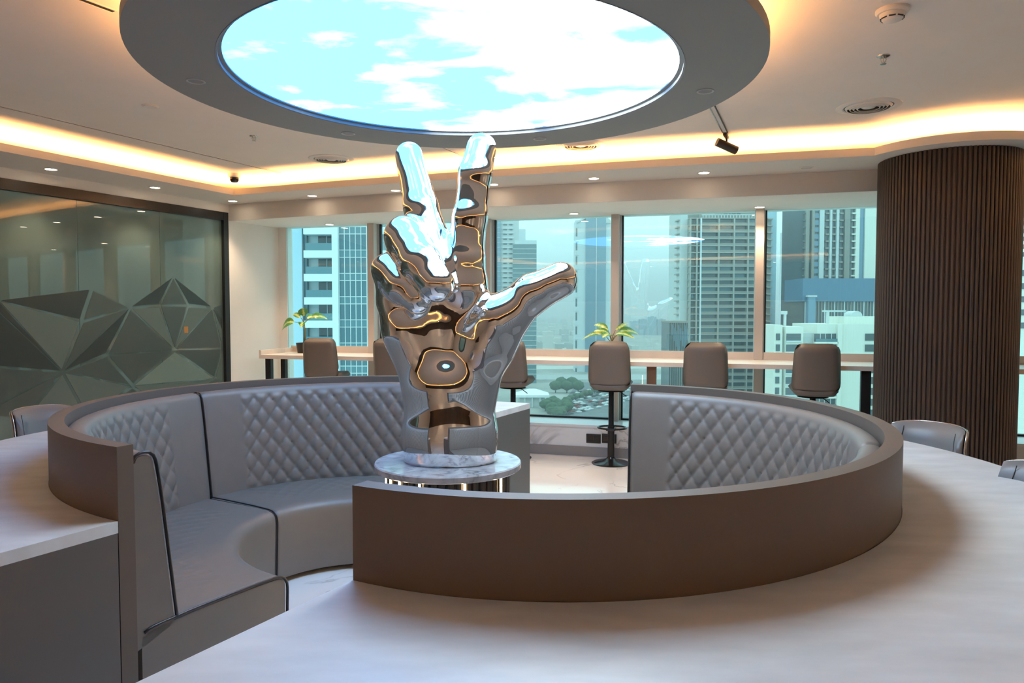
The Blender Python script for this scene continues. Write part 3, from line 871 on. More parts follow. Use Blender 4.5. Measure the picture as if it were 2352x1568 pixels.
# ================================================================ hand sculpture (implicit surface, meshed with surface nets)
def hw(px, py, dy):
    p = aty(px, py, HY + dy); return np.array(p)
KPX = HY / FPX
def build_hand():
    caps = []   # (a, b, ra, rb, group)
    def cap(pts, grp):
        for (x0, y0, d0, r0), (x1, y1, d1, r1) in zip(pts[:-1], pts[1:]):
            caps.append((hw(x0, y0, d0), hw(x1, y1, d1), r0 * KPX, r1 * KPX, grp))
    cap([(1035, 1130, 0, 104), (1034, 1000, 0, 103), (1032, 900, 0, 98)], 0)
    cap([(998, 905, -0.01, 66), (935, 760, -0.025, 52), (912, 690, -0.01, 46)], 0)
    cap([(1015, 900, 0.02, 64), (985, 760, 0.02, 57), (962, 650, -0.02, 50)], 0)
    cap([(1035, 900, 0.03, 64), (1020, 760, 0.03, 57), (1002, 620, 0.0, 50)], 0)
    cap([(1060, 900, 0.02, 64), (1067, 770, 0.015, 56), (1068, 660, -0.02, 49)], 0)
    cap([(1080, 890, -0.03, 60), (1120, 790, -0.065, 58), (1150, 735, -0.075, 52)], 0)
    cap([(1002, 620, 0.0, 50), (968, 480, 0.07, 40), (940, 358, 0.18, 33)], 1)          # middle
    cap([(1068, 655, -0.02, 49), (1070, 600, -0.01, 42), (1080, 500, 0.01, 39), (1091, 400, 0.03, 36), (1106, 340, 0.06, 34)], 2)   # index
    cap([(962, 650, -0.02, 50), (930, 543, -0.02, 46), (968, 605, -0.17, 45), (1003, 652, -0.23, 40)], 3)   # ring, bent
    cap([(912, 690, 0.0, 46), (892, 622, -0.04, 37), (926, 658, -0.14, 36), (960, 688, -0.18, 33)], 4)     # little, bent
    cap([(1150, 735, -0.08, 52), (1222, 676, -0.10, 43), (1288, 641, -0.12, 39)], 5)       # thumb
    lo = np.array([-0.84, HY - 0.46, PZ - 0.06]); hi = np.array([0.44, HY + 0.34, 2.66])
    h = 0.0115
    nx, ny, nz = [int((hi[i] - lo[i]) / h) + 1 for i in range(3)]
    YS = 0.80   # the palm and wrist are thinner front to back than wide
    def sdf(P):
        P = P.astype(np.float64)
        # hammered, slightly wobbly skin
        w = 0.0030 * np.sin(11.0 * P[:, 0] + 3.1 * np.sin(7 * P[:, 2])) * np.sin(9.0 * P[:, 2] + 2.0 * P[:, 1]) + 0.0012 * np.sin(17 * P[:, 2] + 5 * P[:, 0]) * np.sin(15 * P[:, 1] + 4 * P[:, 2])
        groups = {}
        for a, b, ra, rb, g in caps:
            Q = P.copy(); A = a.copy(); B = b.copy()
            sy = YS if g == 0 else 1.0
            Q[:, 1] = (Q[:, 1] - HY) / sy; A[1] = (A[1] - HY) / sy; B[1] = (B[1] - HY) / sy
            ab = B - A
            t = np.clip(((Q - A) @ ab) / (ab @ ab), 0, 1)
            d = np.linalg.norm(Q - A - t[:, None] * ab, axis=1) - (ra + (rb - ra) * t)
            groups.setdefault(g, []).append(d)
        def smin(a, b, k):
            hh = np.clip(0.5 + 0.5 * (b - a) / k, 0, 1)
            return b * (1 - hh) + a * hh - k * hh * (1 - hh)
        res = {}
        for g, L in groups.items():
            r = L[0]
            k = 0.07 if g == 0 else 0.03
            for d in L[1:]:
                r = smin(r, d, k)
            res[g] = r
        out = res[0]
        out = smin(out, res[2], 0.05); out = smin(out, res[1], 0.05); out = smin(out, res[5], 0.08)
        out = smin(out, res[4], 0.022); out = smin(out, res[3], 0.022)
        out = out + w
        return np.maximum(out, PZ + 0.001 - P[:, 2])
    gx = lo[0] + h * np.arange(nx); gy = lo[1] + h * np.arange(ny); gz = lo[2] + h * np.arange(nz)
    X, Y, Z = np.meshgrid(gx, gy, gz, indexing='ij')
    pts = np.stack([X.ravel(), Y.ravel(), Z.ravel()], 1)
    val = np.empty(len(pts))
    for i in range(0, len(pts), 400000):
        val[i:i + 400000] = sdf(pts[i:i + 400000])
    D = val.reshape(nx, ny, nz)
    # surface nets
    ins = D < 0
    c = np.zeros((nx - 1, ny - 1, nz - 1), int)
    for dx in (0, 1):
        for dy in (0, 1):
            for dz in (0, 1):
                c += ins[dx:nx - 1 + dx, dy:ny - 1 + dy, dz:nz - 1 + dz]
    act = (c > 0) & (c < 8)
    idx = -np.ones(act.shape, int); cells = np.argwhere(act); idx[act] = np.arange(len(cells))
    verts = lo + (cells + 0.5) * h
    def grad(P, e=0.004):
        G = np.empty_like(P)
        for k in range(3):
            q = P.copy(); q[:, k] += e; r = P.copy(); r[:, k] -= e
            G[:, k] = (sdf(q) - sdf(r)) / (2 * e)
        return G
    for _ in range(4):
        G = grad(verts); d = sdf(verts)
        stp = (d / np.maximum(1e-3, (G ** 2).sum(1)))[:, None] * G
        verts = verts - np.clip(stp, -h, h)
    faces = []
    for ax in range(3):
        a1, a2 = (ax + 1) % 3, (ax + 2) % 3
        s0 = [slice(None)] * 3; s1 = [slice(None)] * 3
        s0[ax] = slice(0, -1); s1[ax] = slice(1, None)
        A = ins[tuple(s0)]; B = ins[tuple(s1)]
        E = np.argwhere(A != B)
        ok = (E[:, a1] > 0) & (E[:, a2] > 0)
        E = E[ok]
        for e in E:
            q = []
            for o1, o2 in ((-1, -1), (0, -1), (0, 0), (-1, 0)):
                f = e.copy(); f[a1] += o1; f[a2] += o2
                q.append(idx[f[0], f[1], f[2]])
            if A[e[0], e[1], e[2]]:
                faces.append(q)
            else:
                faces.append(q[::-1])
    me = bpy.data.meshes.new('hand_sculpture')
    verts = verts - np.array([HX, HY, PZ])
    me.from_pydata(verts.tolist(), [], [tuple(int(i) for i in f) for f in faces])
    me.update()
    o = link('hand_sculpture', me, M['chrome'], smooth=True, loc=(HX, HY, PZ))
    G = grad(verts + np.array([HX, HY, PZ]), 0.008)
    G /= np.maximum(1e-9, np.linalg.norm(G, axis=1))[:, None]
    flat = verts[:, 2] < 0.004
    G[flat] = (0, 0, -1)
    me.normals_split_custom_set_from_vertices(G.tolist())
    return o
hand = build_hand()
tag(hand, 'giant mirror polished hand sculpture raising two fingers and thumb on the pedestal', 'sculpture')
bm_ = None

# ================================================================ window desk
def dk(s, off):                                                      # s along the wall, off from the glass line
    return win(s, off)
DS0, DS1 = 0.12, 10.4
desk = thing('window_desk', 'long bar desk with upstand running under the windows', 'desk', (*dk(3.3, -0.45), 0))
dorg = Vector((*dk(3.3, -0.45), 0))
def dpart(o):
    o.location = Vector(o.location) - dorg; return o
dpart(prismo('desktop', [dk(DS0, -0.83), dk(DS1, -0.83), dk(DS1, -0.10), dk(DS0, -0.10)], 1.062, 1.108, M['desk'], desk))
dpart(prismo('upstand', [dk(DS0, -0.125), dk(DS1, -0.125), dk(DS1, -0.10), dk(DS0, -0.10)], 1.108, 1.192, M['desk'], desk))
dpart(prismo('end_upstand', [dk(DS0, -0.83), dk(DS0 + 0.025, -0.83), dk(DS0 + 0.025, -0.126), dk(DS0, -0.126)], 1.108, 1.165, M['desk'], desk))
for px, mt, w in ((620, 'black', 0.075), (654, 'black', 0.06), (1497, 'desk_wood', 0.10), (1988, 'black', 0.09)):
    p = onvert(px, 850, dk(0, -0.70), WIN_D); s = (Vector((p.x, p.y)) - WIN_A).dot(WIN_D)
    o = dpart(prismo('leg', [dk(s - w / 2, -0.74), dk(s + w / 2, -0.74), dk(s + w / 2, -0.68), dk(s - w / 2, -0.68)], 0.0, 1.062, M[mt], desk))
    if mt != 'black': o['label'] = 'brown timber leg'

# sockets on the parapet
for px, lb in ((1363, 'left black power socket on the marble parapet below the desk'), (1399, 'right black power socket half behind the stool post')):
    p = onvert(px, 1007, dk(0, -0.49), WIN_D)
    t = thing('power_socket', lb, 'socket', p, math.atan2(WIN_D.y, WIN_D.x))
    boxo('plate', (0, 0.004, 0), (0.165, 0.012, 0.105), M['black'], t, bevel=0.003)
    for s in (-0.04, 0.04):
        boxo('module', (s, -0.004, 0), (0.066, 0.006, 0.06), M['blackgloss'], t)

# ================================================================ bar stools
def rounded_slab(bm, w, h, th, r, seg=6, tilt=0.0, taper=0.0, curve=0.0, nx=10, bev=0.018):
    """upholstered slab in the xz plane, thickness along y, with soft edges; built by inflating a grid"""
    nz = 12
    V = {}
    def outline(u, v):
        x = u * w / 2 * (1 - taper * (v + 1) / 2); z = v * h / 2
        return x, z
    front, back = {}, {}
    for i in range(nx + 1):
        for j in range(nz + 1):
            u, v = 2 * i / nx - 1, 2 * j / nz - 1
            # squircle mapping rounds the corners
            k = r / (min(w, h) / 2)
            uu = u * math.sqrt(1 - k * 0.5 * v ** 8); vv = v * math.sqrt(1 - k * 0.5 * u ** 8)
            x, z = outline(uu, vv)
            e = max(abs(u), abs(v))
            infl = (1 - max(0.0, (e - 0.72) / 0.28) ** 2.2) ** 0.5 if e < 1 else 0.0
            yy = curve * (x / (w / 2)) ** 2
            front[i, j] = bm.verts.new((x, yy - th / 2 * infl, z)) if e < 1 else None
            back[i, j] = bm.verts.new((x, yy + th / 2 * infl, z))
            if front[i, j] is None: front[i, j] = back[i, j]
    for i in range(nx):
        for j in range(nz):
            bm.faces.new((front[i, j], front[i + 1, j], front[i + 1, j + 1], front[i, j + 1]))
            bm.faces.new((back[i, j], back[i, j + 1], back[i + 1, j + 1], back[i + 1, j]))
STZ = 0.86
def make_stool():
    t = thing('bar_stool', '', 'stool', (0, 0, 0))
    # stool faces +y (the window); the back is towards -y
    bm = bmesh.new(); rounded_slab(bm, 0.46, 0.47, 0.055, 0.075, taper=0.09, curve=0.03)
    o = bobj('backrest_shell', bm, M['stool'], t, smooth=True); o.location = (0, -0.215, STZ + 0.225); o.rotation_euler = (math.radians(8), 0, 0)
    bm = bmesh.new(); rounded_slab(bm, 0.43, 0.42, 0.06, 0.075, taper=0.09, curve=0.03)
    o = bobj('back_cushion', bm, M['stool'], t, smooth=True); o.location = (0, -0.175, STZ + 0.265); o.rotation_euler = (math.radians(8), 0, 0)
    bm = bmesh.new(); rounded_slab(bm, 0.44, 0.44, 0.085, 0.12, curve=-0.012)
    bmesh.ops.rotate(bm, verts=bm.verts, cent=(0, 0, 0), matrix=Matrix.Rotation(math.radians(-86), 3, 'X'))
    o = bobj('seat', bm, M['stool'], t, smooth=True); o.location = (0, 0.015, STZ)
    cylo('seat_plate', (0, 0, STZ - 0.055), 0.15, 0.03, M['black'], t, 24, r2=0.12)
    cylo('post', (0, 0, 0.45), 0.030, 0.80, M['blackgloss'], t, 20)
    cylo('lower_sleeve', (0, 0, 0.22), 0.037, 0.40, M['blackgloss'], t, 20)
    latheo('base', [(0.0, 0.0), (0.205, 0.0), (0.208, 0.008), (0.19, 0.018), (0.09, 0.036), (0.045, 0.06), (0.038, 0.075), (0.0, 0.075)], M['blackgloss'], t, seg=48)
    pts = [(0.155 * math.cos(a), 0.10 + 0.125 * math.sin(a), 0.375) for a in [2 * PI * i / 36 for i in range(36)]]
    tubeo('footrest', pts, 0.011, M['blackgloss'], t, 8, closed=True)
    boxo('footrest_bracket', (0, 0.0, 0.375), (0.10, 0.10, 0.03), M['blackgloss'], t, bevel=0.006)
    tubeo('height_lever', [(0.03, 0, STZ - 0.06), (0.10, 0.02, STZ - 0.085), (0.16, 0.03, STZ - 0.13)], 0.005, M['black'], t, 6)
    return t
stool0 = make_stool()
SP = Vector((1.071, 7.719))
slabs = [(-3.42, 'taupe padded bar stool in front of the left potted plant, leftmost stool'), (-2.50, 'taupe padded bar stool half behind the left edge of the palm'),
         (-1.10, 'taupe padded bar stool half behind the right of the wrist under the thumb'), (0.0, 'taupe padded bar stool with black post and round base fully visible'),
         (0.98, 'taupe padded bar stool behind the open end of the right sofa, fifth from left'), (2.02, 'taupe padded bar stool nearest the fluted column, rightmost stool')]
wrz = math.atan2(WIN_D.y, WIN_D.x)
for i, (s, lb) in enumerate(slabs):
    o = stool0 if i == 0 else copy_tree(stool0)
    p = SP + WIN_D * s
    o.location = (p.x, p.y, 0); o.rotation_euler = (0, 0, wrz + (0.03, -0.04, -0.06, 0.02, 0.0, 0.03)[i])
    tag(o, lb, 'stool', 'bar stools along the window desk')

# ================================================================ counter chairs
BEND = 0.13
def make_chair():
    t = thing('counter_chair', '', 'chair')
    # faces +y
    def shell(w, z0, z1, th, y0, bend, mat, nm, inset=0.0):
        bm = bmesh.new()
        nx, nz = 14, 8
        F, Bk = {}, {}
        for i in range(nx + 1):
            for j in range(nz + 1):
                u = 2 * i / nx - 1; v = j / nz
                ww = (w / 2 - inset) * (0.93 + 0.07 * math.sin(PI * min(1, v * 1.2)))
                x = ww * math.sin(u * 1.15) / math.sin(1.15)
                y = y0 + bend * (1 - math.cos(u * 1.15)) / (1 - math.cos(1.15)) - 0.10 * v
                e = max(abs(u), abs(2 * v - 1)); k = 1 if e < 0.8 else math.sqrt(max(0.04, 1 - ((e - 0.8) / 0.2) ** 2))
                zz = z0 + (z1 - z0) * v - 0.025 * (abs(u) ** 3) * (v > 0.5)
                F[i, j] = bm.verts.new((x, y + th * k, zz)); Bk[i, j] = bm.verts.new((x, y, zz))
        for i in range(nx):
            for j in range(nz):
                bm.faces.new((F[i, j], F[i, j + 1], F[i + 1, j + 1], F[i + 1, j])); bm.faces.new((Bk[i, j], Bk[i + 1, j], Bk[i + 1, j + 1], Bk[i, j + 1]))
        for j in range(nz):
            bm.faces.new((F[0, j], Bk[0, j], Bk[0, j + 1], F[0, j + 1])); bm.faces.new((F[nx, j], F[nx, j + 1], Bk[nx, j + 1], Bk[nx, j]))
        for i in range(nx):
            bm.faces.new((F[i, 0], F[i + 1, 0], Bk[i + 1, 0], Bk[i, 0])); bm.faces.new((F[i, nz], Bk[i, nz], Bk[i + 1, nz], F[i + 1, nz]))
        return bobj(nm, bm, mat, t, auto=60)
    shell(0.50, 0.60, 0.998, 0.055, -0.24, BEND, M['chair'], 'backrest', 0.006)
    shell(0.51, 0.595, 0.995, 0.014, -0.256, BEND, M['desk'], 'back_shell')
    pts = []
    for v, u in [(k / 10, -1) for k in range(11)] + [(1, -1 + 2 * k / 14) for k in range(1, 14)] + [(1 - k / 10, 1) for k in range(11)]:
        ww = 0.252 * (0.93 + 0.07 * math.sin(PI * min(1, v * 1.2)))
        pts.append((ww * math.sin(u * 1.15) / math.sin(1.15), -0.245 + BEND * (1 - math.cos(u * 1.15)) / (1 - math.cos(1.15)) - 0.10 * v, 0.597 + 0.399 * v - 0.025 * abs(u) ** 3 * (v > 0.5)))
    tubeo('trim_strip', pts, 0.005, M['steel'], t, 6)
    for u in (-0.62, 0.62):
        pts = []
        for k in range(9):
            v = 0.04 + 0.88 * k / 8
            ww = 0.244 * (0.93 + 0.07 * math.sin(PI * min(1, v * 1.2)))
            pts.append((ww * math.sin(u * 1.15) / math.sin(1.15), -0.24 + BEND * (1 - math.cos(u * 1.15)) / (1 - math.cos(1.15)) - 0.10 * v + 0.0555, 0.60 + 0.398 * v))
        tubeo('seam', pts, 0.0022, M['piping'], t, 6)
    bm = bmesh.new(); rounded_slab(bm, 0.46, 0.44, 0.09, 0.12)
    bmesh.ops.rotate(bm, verts=bm.verts, cent=(0, 0, 0), matrix=Matrix.Rotation(math.radians(-90), 3, 'X'))
    o = bobj('seat', bm, M['chair'], t, smooth=True); o.location = (0, -0.02, 0.60)
    cylo('post', (0, 0, 0.30), 0.028, 0.52, M['steel'], t, 20)
    latheo('base', [(0.0, 0.0), (0.21, 0.0), (0.21, 0.010), (0.06, 0.03), (0.035, 0.05), (0.0, 0.05)], M['steel'], t, seg=40)
    return t
chair0 = make_chair()
cspots = [((2.20, 4.04), 112, 'blue grey leather chair with steel edge trim behind the right counter'), ((1.985, 3.03), 80, 'grey leather chair cut off by the right edge of the frame'),
          ((-2.97, 4.80), -104, 'blue grey leather chair at the left counter before the frosted partition')]
for i, ((x, y), rz, lb) in enumerate(cspots):
    o = chair0 if i == 0 else copy_tree(chair0)
    o.location = (x, y, 0); o.rotation_euler = (0, 0, math.radians(rz))
    tag(o, lb, 'chair', 'leather chairs around the counters')

# ================================================================ potted plants
def leaf_mesh(L, Wd, droop, fold=0.25):
    n = 10; V, F = [], []
    for i in range(n + 1):
        s = i / n
        w = Wd / 2 * (math.sin(PI * s ** 0.8) ** 0.8 if 0 < s < 1 else 0.0)
        x = L * s * (1 - 0.25 * droop * s); z = -droop * L * s * s * 0.75
        for k in (-1, -0.5, 0, 0.5, 1):
            V.append((x, w * k, z + fold * w * abs(k) - 0.012 * math.sin(s * 20) * abs(k) * w))
    for i in range(n):
        for k in range(4):
            F.append((i * 5 + k, (i + 1) * 5 + k, (i + 1) * 5 + k + 1, i * 5 + k + 1))
    return V, F
def plant(p, leaves, label, stem_h, pot_r, pot_h):
    t = thing('potted_plant', label, 'plant', p)
    pot = latheo('pot', [(0.0, 0.0), (pot_r * 0.82, 0.0), (pot_r, pot_h), (pot_r * 0.92, pot_h), (pot_r * 0.90, pot_h - 0.02), (0.0, pot_h - 0.02)], M['pot'], t, seg=28)
    cylo('soil', (0, 0, pot_h - 0.016), pot_r * 0.89, 0.012, M['soil'], pot, 24)
    tubeo('stem', [(0, 0, pot_h - 0.02), (0.006, 0, pot_h + stem_h * 0.5), (0.0, 0.004, pot_h + stem_h)], [0.013, 0.011, 0.009], M['stem'], t, 8)
    for az, el, L, Wd, dr, hz in leaves:
        az = math.radians(az); el = math.radians(el)
        base_z = pot_h + stem_h * hz
        pl = 0.5 * L
        e = Vector((math.cos(az) * math.cos(el), math.sin(az) * math.cos(el), math.sin(el)))
        tip = Vector((0, 0, base_z)) + e * pl
        V, F = leaf_mesh(L, Wd, dr)
        o = pobj('leaf', V, F, M['leaf'], t, smooth=True)
        o.location = tip; o.rotation_euler = (math.radians(62) * math.cos(az), -el * 0.55, az)
        tubeo('stalk', [(0, 0, base_z), tuple(Vector((0, 0, base_z)) + e * pl * 0.6 + Vector((0, 0, 0.006))), tuple(tip)], [0.005, 0.004, 0.003], M['stem'], t, 6)
p1 = at(697, 793, 1.108); p1 = Vector((p1.x, p1.y, 1.108)); q = onvert(699, 790, dk(0, -0.30), WIN_D); p1 = Vector((q.x, q.y, 1.108))
plant(p1, [(195, 15, 0.25, 0.13, 1.6, 0.95), (12, 40, 0.24, 0.10, 1.1, 1.0), (280, 80, 0.19, 0.13, 0.2, 1.0), (165, 58, 0.18, 0.07, 0.6, 1.0), (275, 30, 0.15, 0.10, 0.9, 0.9), (40, 60, 0.17, 0.09, 0.8, 0.95)],
      'tall leafy variegated plant in a black pot at the left end of the desk', 0.25, 0.105, 0.13)
q = onvert(1404, 790, dk(0, -0.38), WIN_D); p2 = Vector((q.x, q.y, 1.108))
plant(p2, [(188, 48, 0.25, 0.06, 1.7, 0.5), (160, 72, 0.24, 0.08, 0.9, 0.8), (350, 50, 0.27, 0.11, 1.3, 0.6), (15, 66, 0.25, 0.05, 0.7, 0.8), (250, 55, 0.20, 0.11, 0.8, 0.5), (305, 55, 0.22, 0.11, 1.0, 0.5), (215, 66, 0.18, 0.09, 0.8, 0.7)],
      'low spreading variegated plant in a black pot behind the middle stool', 0.10, 0.10, 0.13)

# ================================================================ the city outside
Z_G = -75.0
random.seed(11)
M['ground'] = pm('city_ground', (0.30, 0.29, 0.26), 0.9, var=(0.02, 0.35))
M['asphalt'] = pm('asphalt', (0.13, 0.135, 0.14), 0.9, var=(0.05, 0.15))
M['road'] = pm('road_concrete', (0.42, 0.42, 0.41), 0.9)
M['t_white'] = pm('tower_white_cladding', (0.62, 0.68, 0.70), 0.6)
M['t_blue'] = pm('tower_blue_cladding', (0.36, 0.52, 0.60), 0.5)
M['t_glass'] = pm('curtain_wall_glass', (0.05, 0.12, 0.15), 0.05, spec=0.9)
M['t_glass2'] = pm('spandrel_glass', (0.08, 0.17, 0.20), 0.12, spec=0.8)
M['t_dark'] = pm('dark_window_glass', (0.075, 0.095, 0.105), 0.1, spec=0.7)
M['t_taupe'] = pm('tower_taupe_concrete', (0.27, 0.25, 0.22), 0.8)
M['t_slab'] = pm('balcony_slab', (0.36, 0.35, 0.32), 0.8)
M['t_cream'] = pm('cream_render', (0.70, 0.70, 0.62), 0.8)
M['t_pale'] = pm('pale_concrete', (0.55, 0.58, 0.57), 0.8)
M['t_steelblue'] = pm('steel_blue_glass', (0.13, 0.24, 0.33), 0.15, spec=0.8)
M['t_bluepanel'] = pm('blue_metal_panel', (0.09, 0.17, 0.26), 0.3)
M['far'] = [pm('far_block_a', (0.52, 0.50, 0.45), 0.9), pm('far_block_b', (0.40, 0.41, 0.40), 0.9), pm('far_block_c', (0.60, 0.58, 0.54), 0.9)]
M['tree'] = pm('tree_foliage', (0.045, 0.085, 0.035), 0.9, var=(0.6, 0.35))
M['trunk'] = pm('tree_trunk', (0.08, 0.06, 0.04), 0.9)
M['car'] = [pm('car_paint_%s' % n, c, 0.25) for n, c in (('white', (0.75, 0.75, 0.75)), ('grey', (0.22, 0.23, 0.24)), ('black', (0.03, 0.03, 0.035)), ('red', (0.25, 0.03, 0.02)))]
M['roofwhite'] = pm('white_roof_sheet', (0.80, 0.83, 0.84), 0.5)

g = pobj('ground', [(-6000, 60, Z_G), (6000, 60, Z_G), (9000, 9000, Z_G), (-9000, 9000, Z_G)], [(0, 1, 2, 3)], M['ground'])
struct(g)

class Tower:
    """facade in the plane through p0 (left bottom) along u; everything else stands behind it"""
    def __init__(s, name, label, cat, px0, px1, dist, turn=0.0, group=None):
        a = aty(px0, 714, dist); b = aty(px1, 714, dist)
        s.w = (b.x - a.x) / max(0.3, math.cos(turn)); s.dist = dist; s.turn = turn
        s.org = Vector((a.x, dist, Z_G))
        s.t = thing(name, label, cat, s.org, turn, group)
        s.k = dist / FPX
        s.cache = {}
    def z(s, py):
        return aty(1176, py, s.dist).z - Z_G
    def box(s, name, x0, x1, y0, y1, z0, z1, mat):
        key = (round(x1 - x0, 3), round(y1 - y0, 3), round(z1 - z0, 3), mat.name)
        c = ((x0 + x1) / 2, (y0 + y1) / 2, (z0 + z1) / 2)
        if key in s.cache:
            return like(s.cache[key], name, loc=c, parent=s.t)
        bm = bmesh.new(); box(bm, (0, 0, 0), (x1 - x0, y1 - y0, z1 - z0))
        o = bobj(name, bm, mat, s.t, loc=c); s.cache[key] = o
        return o
    def X(s, px):
        return (aty(px, 714, s.dist).x - s.org.x) / max(0.3, math.cos(s.turn))

# A: near white tower with balconies and a curtain wall, left window
T = Tower('apartment_tower', 'white and teal tower with balconies and glass grid in the leftmost window', 'building', 600, 843, 100)
X = T.X
T.box('core', 0, X(945), 1.8, 22, 0, 118, M['t_white'])
T.box('blue_wing', 0, X(694), 0.2, 1.8, 0, 118, M['t_blue'])
T.box('recess_strip', X(694), X(702), 0.9, 1.8, 0, 118, M['t_glass'])
zt = T.z(538.4); fl = 53 * T.k
for i in range(-3, 10):
    z = zt - i * fl
    if i > 7: continue
    T.box('balcony_slab', X(703), X(767), -0.9, 1.8, z - 0.05, z + 0.95, M['t_white'])
    T.box('balcony_recess', X(725), X(767), 1.70, 1.82, z - 0.05 - 2.2, z - 0.06, M['t_dark'])
    T.box('balcony_rail', X(707), X(767), -0.86, -0.80, z - fl + 0.95, z - fl + 1.95, M['t_glass2'])
    T.box('door_frame', X(744), X(746), 1.62, 1.70, z - 0.05 - 2.2, z - 0.06, M['t_white'])
    T.box('balcony_slab', X(880), X(930), -0.9, 1.8, z - 0.05, z + 0.95, M['t_white'])
    T.box('balcony_recess', X(884), X(930), 1.70, 1.82, z - 0.05 - 2.2, z - 0.06, M['t_dark'])
    T.box('spandrel_line', X(780), X(843), -0.32, -0.2, z + 0.0, z + 0.10, M['t_pale'])
    T.box('spandrel_line', X(780), X(843), -0.32, -0.2, z + 1.0, z + 1.10, M['t_pale'])
    for c in range(5):
        xa, xb = X(781 + 12.6 * c), X(781 + 12.6 * (c + 1))
        T.box('vision_pane', xa + 0.04, xb - 0.04, -0.25, -0.2, z - fl + 1.1, z, M['t_glass'])
        T.box('spandrel_pane', xa + 0.04, xb - 0.04, -0.25, -0.2, z + 0.1, z + 1.0, M['t_glass2'])
T.box('pier', X(767), X(781), -0.9, 1.8, 0, 118, M['t_white'])
T.box('curtain_wall_bay', X(781), X(845), -0.2, 1.8, 0, 118, M['t_pale'])
for c in range(6):
    xa = X(781 + 12.6 * c); T.box('mullion', xa - 0.05, xa + 0.05, -0.33, -0.2, 40, 118, M['t_pale'])
T.box('pier', X(845), X(880), -0.3, 1.8, 0, 118, M['t_white'])

# C: teal stepped tower behind the hand
T = Tower('stepped_tower', 'teal stepped tower with a dark glass front beside the palm and thumb', 'building', 1120, 1232, 760)
X = T.X; fl = 11.0 * T.k
T.box('tall_wing', 0, X(1150), 0, 30, 0, T.z(440), M['t_steelblue'])
T.box('middle_wing', X(1150), X(1192), 3, 30, 0, T.z(470), M['t_pale'])
T.box('step', X(1192), X(1207), 3, 30, 0, T.z(525), M['t_white'])
T.box('glass_front', X(1178), X(1232), -2, 28, 0, T.z(560), M['t_glass2'])
T.box('roof_frame', X(1182), X(1232), -2.4, -2, T.z(560), T.z(552), M['t_white'])
i = 0; z = T.z(560)
while z > T.z(930):
    T.box('floor_line', X(1178), X(1232), -2.6, -2, z - 0.6, z, M['t_pale']); z -= fl
z = T.z(478); n = 0
while z > T.z(700):
    T.box('balcony_slab', X(1152), X(1180), 1.6, 3.0, z - 0.9, z, M['t_white'])
    T.box('window', X(1156), X(1164), 2.9, 3.05, z - 2.6, z - 0.9, M['t_dark']); T.box('window', X(1170), X(1177), 2.9, 3.05, z - 2.6, z - 0.9, M['t_dark'])
    T.box('wing_line', X(1122), X(1150), -0.3, 0.0, z - 0.5, z, M['t_blue'])
    z -= fl

# D: slim blue tower with flared wings at the top
T = Tower('slim_tower', 'slim blue glass tower with flared roof wings above the middle plant', 'building', 1322, 1432, 900)
X = T.X
T.box('side_wing', 0, X(1345), 2, 30, 0, T.z(505), M['t_white'])
T.box('glass_shaft', X(1345), X(1391), 0, 32, 0, T.z(455), M['t_steelblue'])
T.box('side_wing', X(1391), X(1430), 2, 30, 0, T.z(508), M['t_white'])
T.box('centre_fin', X(1368), X(1370), -0.8, 0, 0, T.z(455), M['t_pale'])
for xa, xb, zz in ((X(1325), X(1345), T.z(512)), (X(1391), X(1402), T.z(512))):
    s_ = -1 if xa < X(1360) else 1
    V = [(xa, 0, zz), (xb, 0, zz + (6 if s_ < 0 else 0)), (xa, 30, zz), (xb, 30, zz + (6 if s_ < 0 else 0)), (xa, 0, zz + 2.5 + (0 if s_ < 0 else 6)), (xb, 0, zz + 8 - (0 if s_ < 0 else 5)), (xa, 30, zz + 2.5 + (0 if s_ < 0 else 6)), (xb, 30, zz + 8 - (0 if s_ < 0 else 5))]
    pobj('roof_wing', V, [(0, 1, 3, 2), (4, 6, 7, 5), (0, 4, 5, 1), (2, 3, 7, 6), (0, 2, 6, 4), (1, 5, 7, 3)], M['t_pale'], T.t)
z = T.z(520); k = 0
while z > T.z(900):
    T.box('bracket', X(1322) - 1.2, X(1329), 1.2, 2.0, z - 0.8, z, M['t_pale'])
    T.box('window_strip', X(1322), X(1326), 1.85, 2.0, z - 12, z - 2, M['t_dark']); z -= 17.5

# E: large residential tower with wrap-round balconies
T = Tower('residential_tower', 'large taupe residential tower with rows of balconies, right of centre', 'building', 1566, 1786, 350)
X = T.X; fl = 15.6 * T.k
ztop = T.z(500)
T.box('core', X(1582), X(1772), 2.0, 34, 0, ztop, M['t_taupe'])
T.box('roof_block', X(1610), X(1740), 6, 30, ztop, T.z(468), M['t_taupe'])
T.box('stair_wing', X(1566), X(1582), 4, 30, 0, T.z(478), M['t_pale'])
T.box('right_wing', X(1762), X(1786), 3.0, 32, 0, T.z(470), M['t_blue'])
for x_ in range(18):
    xa = X(1612 + x_ * 7); T.box('parapet_post', xa, xa + 0.35, 0.3, 0.6, ztop, ztop + 1.6, M['t_pale'])
T.box('parapet_rail', X(1610), X(1740), 0.25, 0.6, ztop + 1.3, ztop + 1.7, M['t_pale'])
cols = [1582, 1597, 1607, 1649, 1684, 1716, 1740, 1760]
for c in (1584, 1599, 1608, 1649, 1684, 1716, 1742):
    T.box('pier', X(c) - 0.35, X(c) + 0.35, -0.5, 2.0, 0, ztop, M['t_slab'] if c != 1608 else M['t_white'])
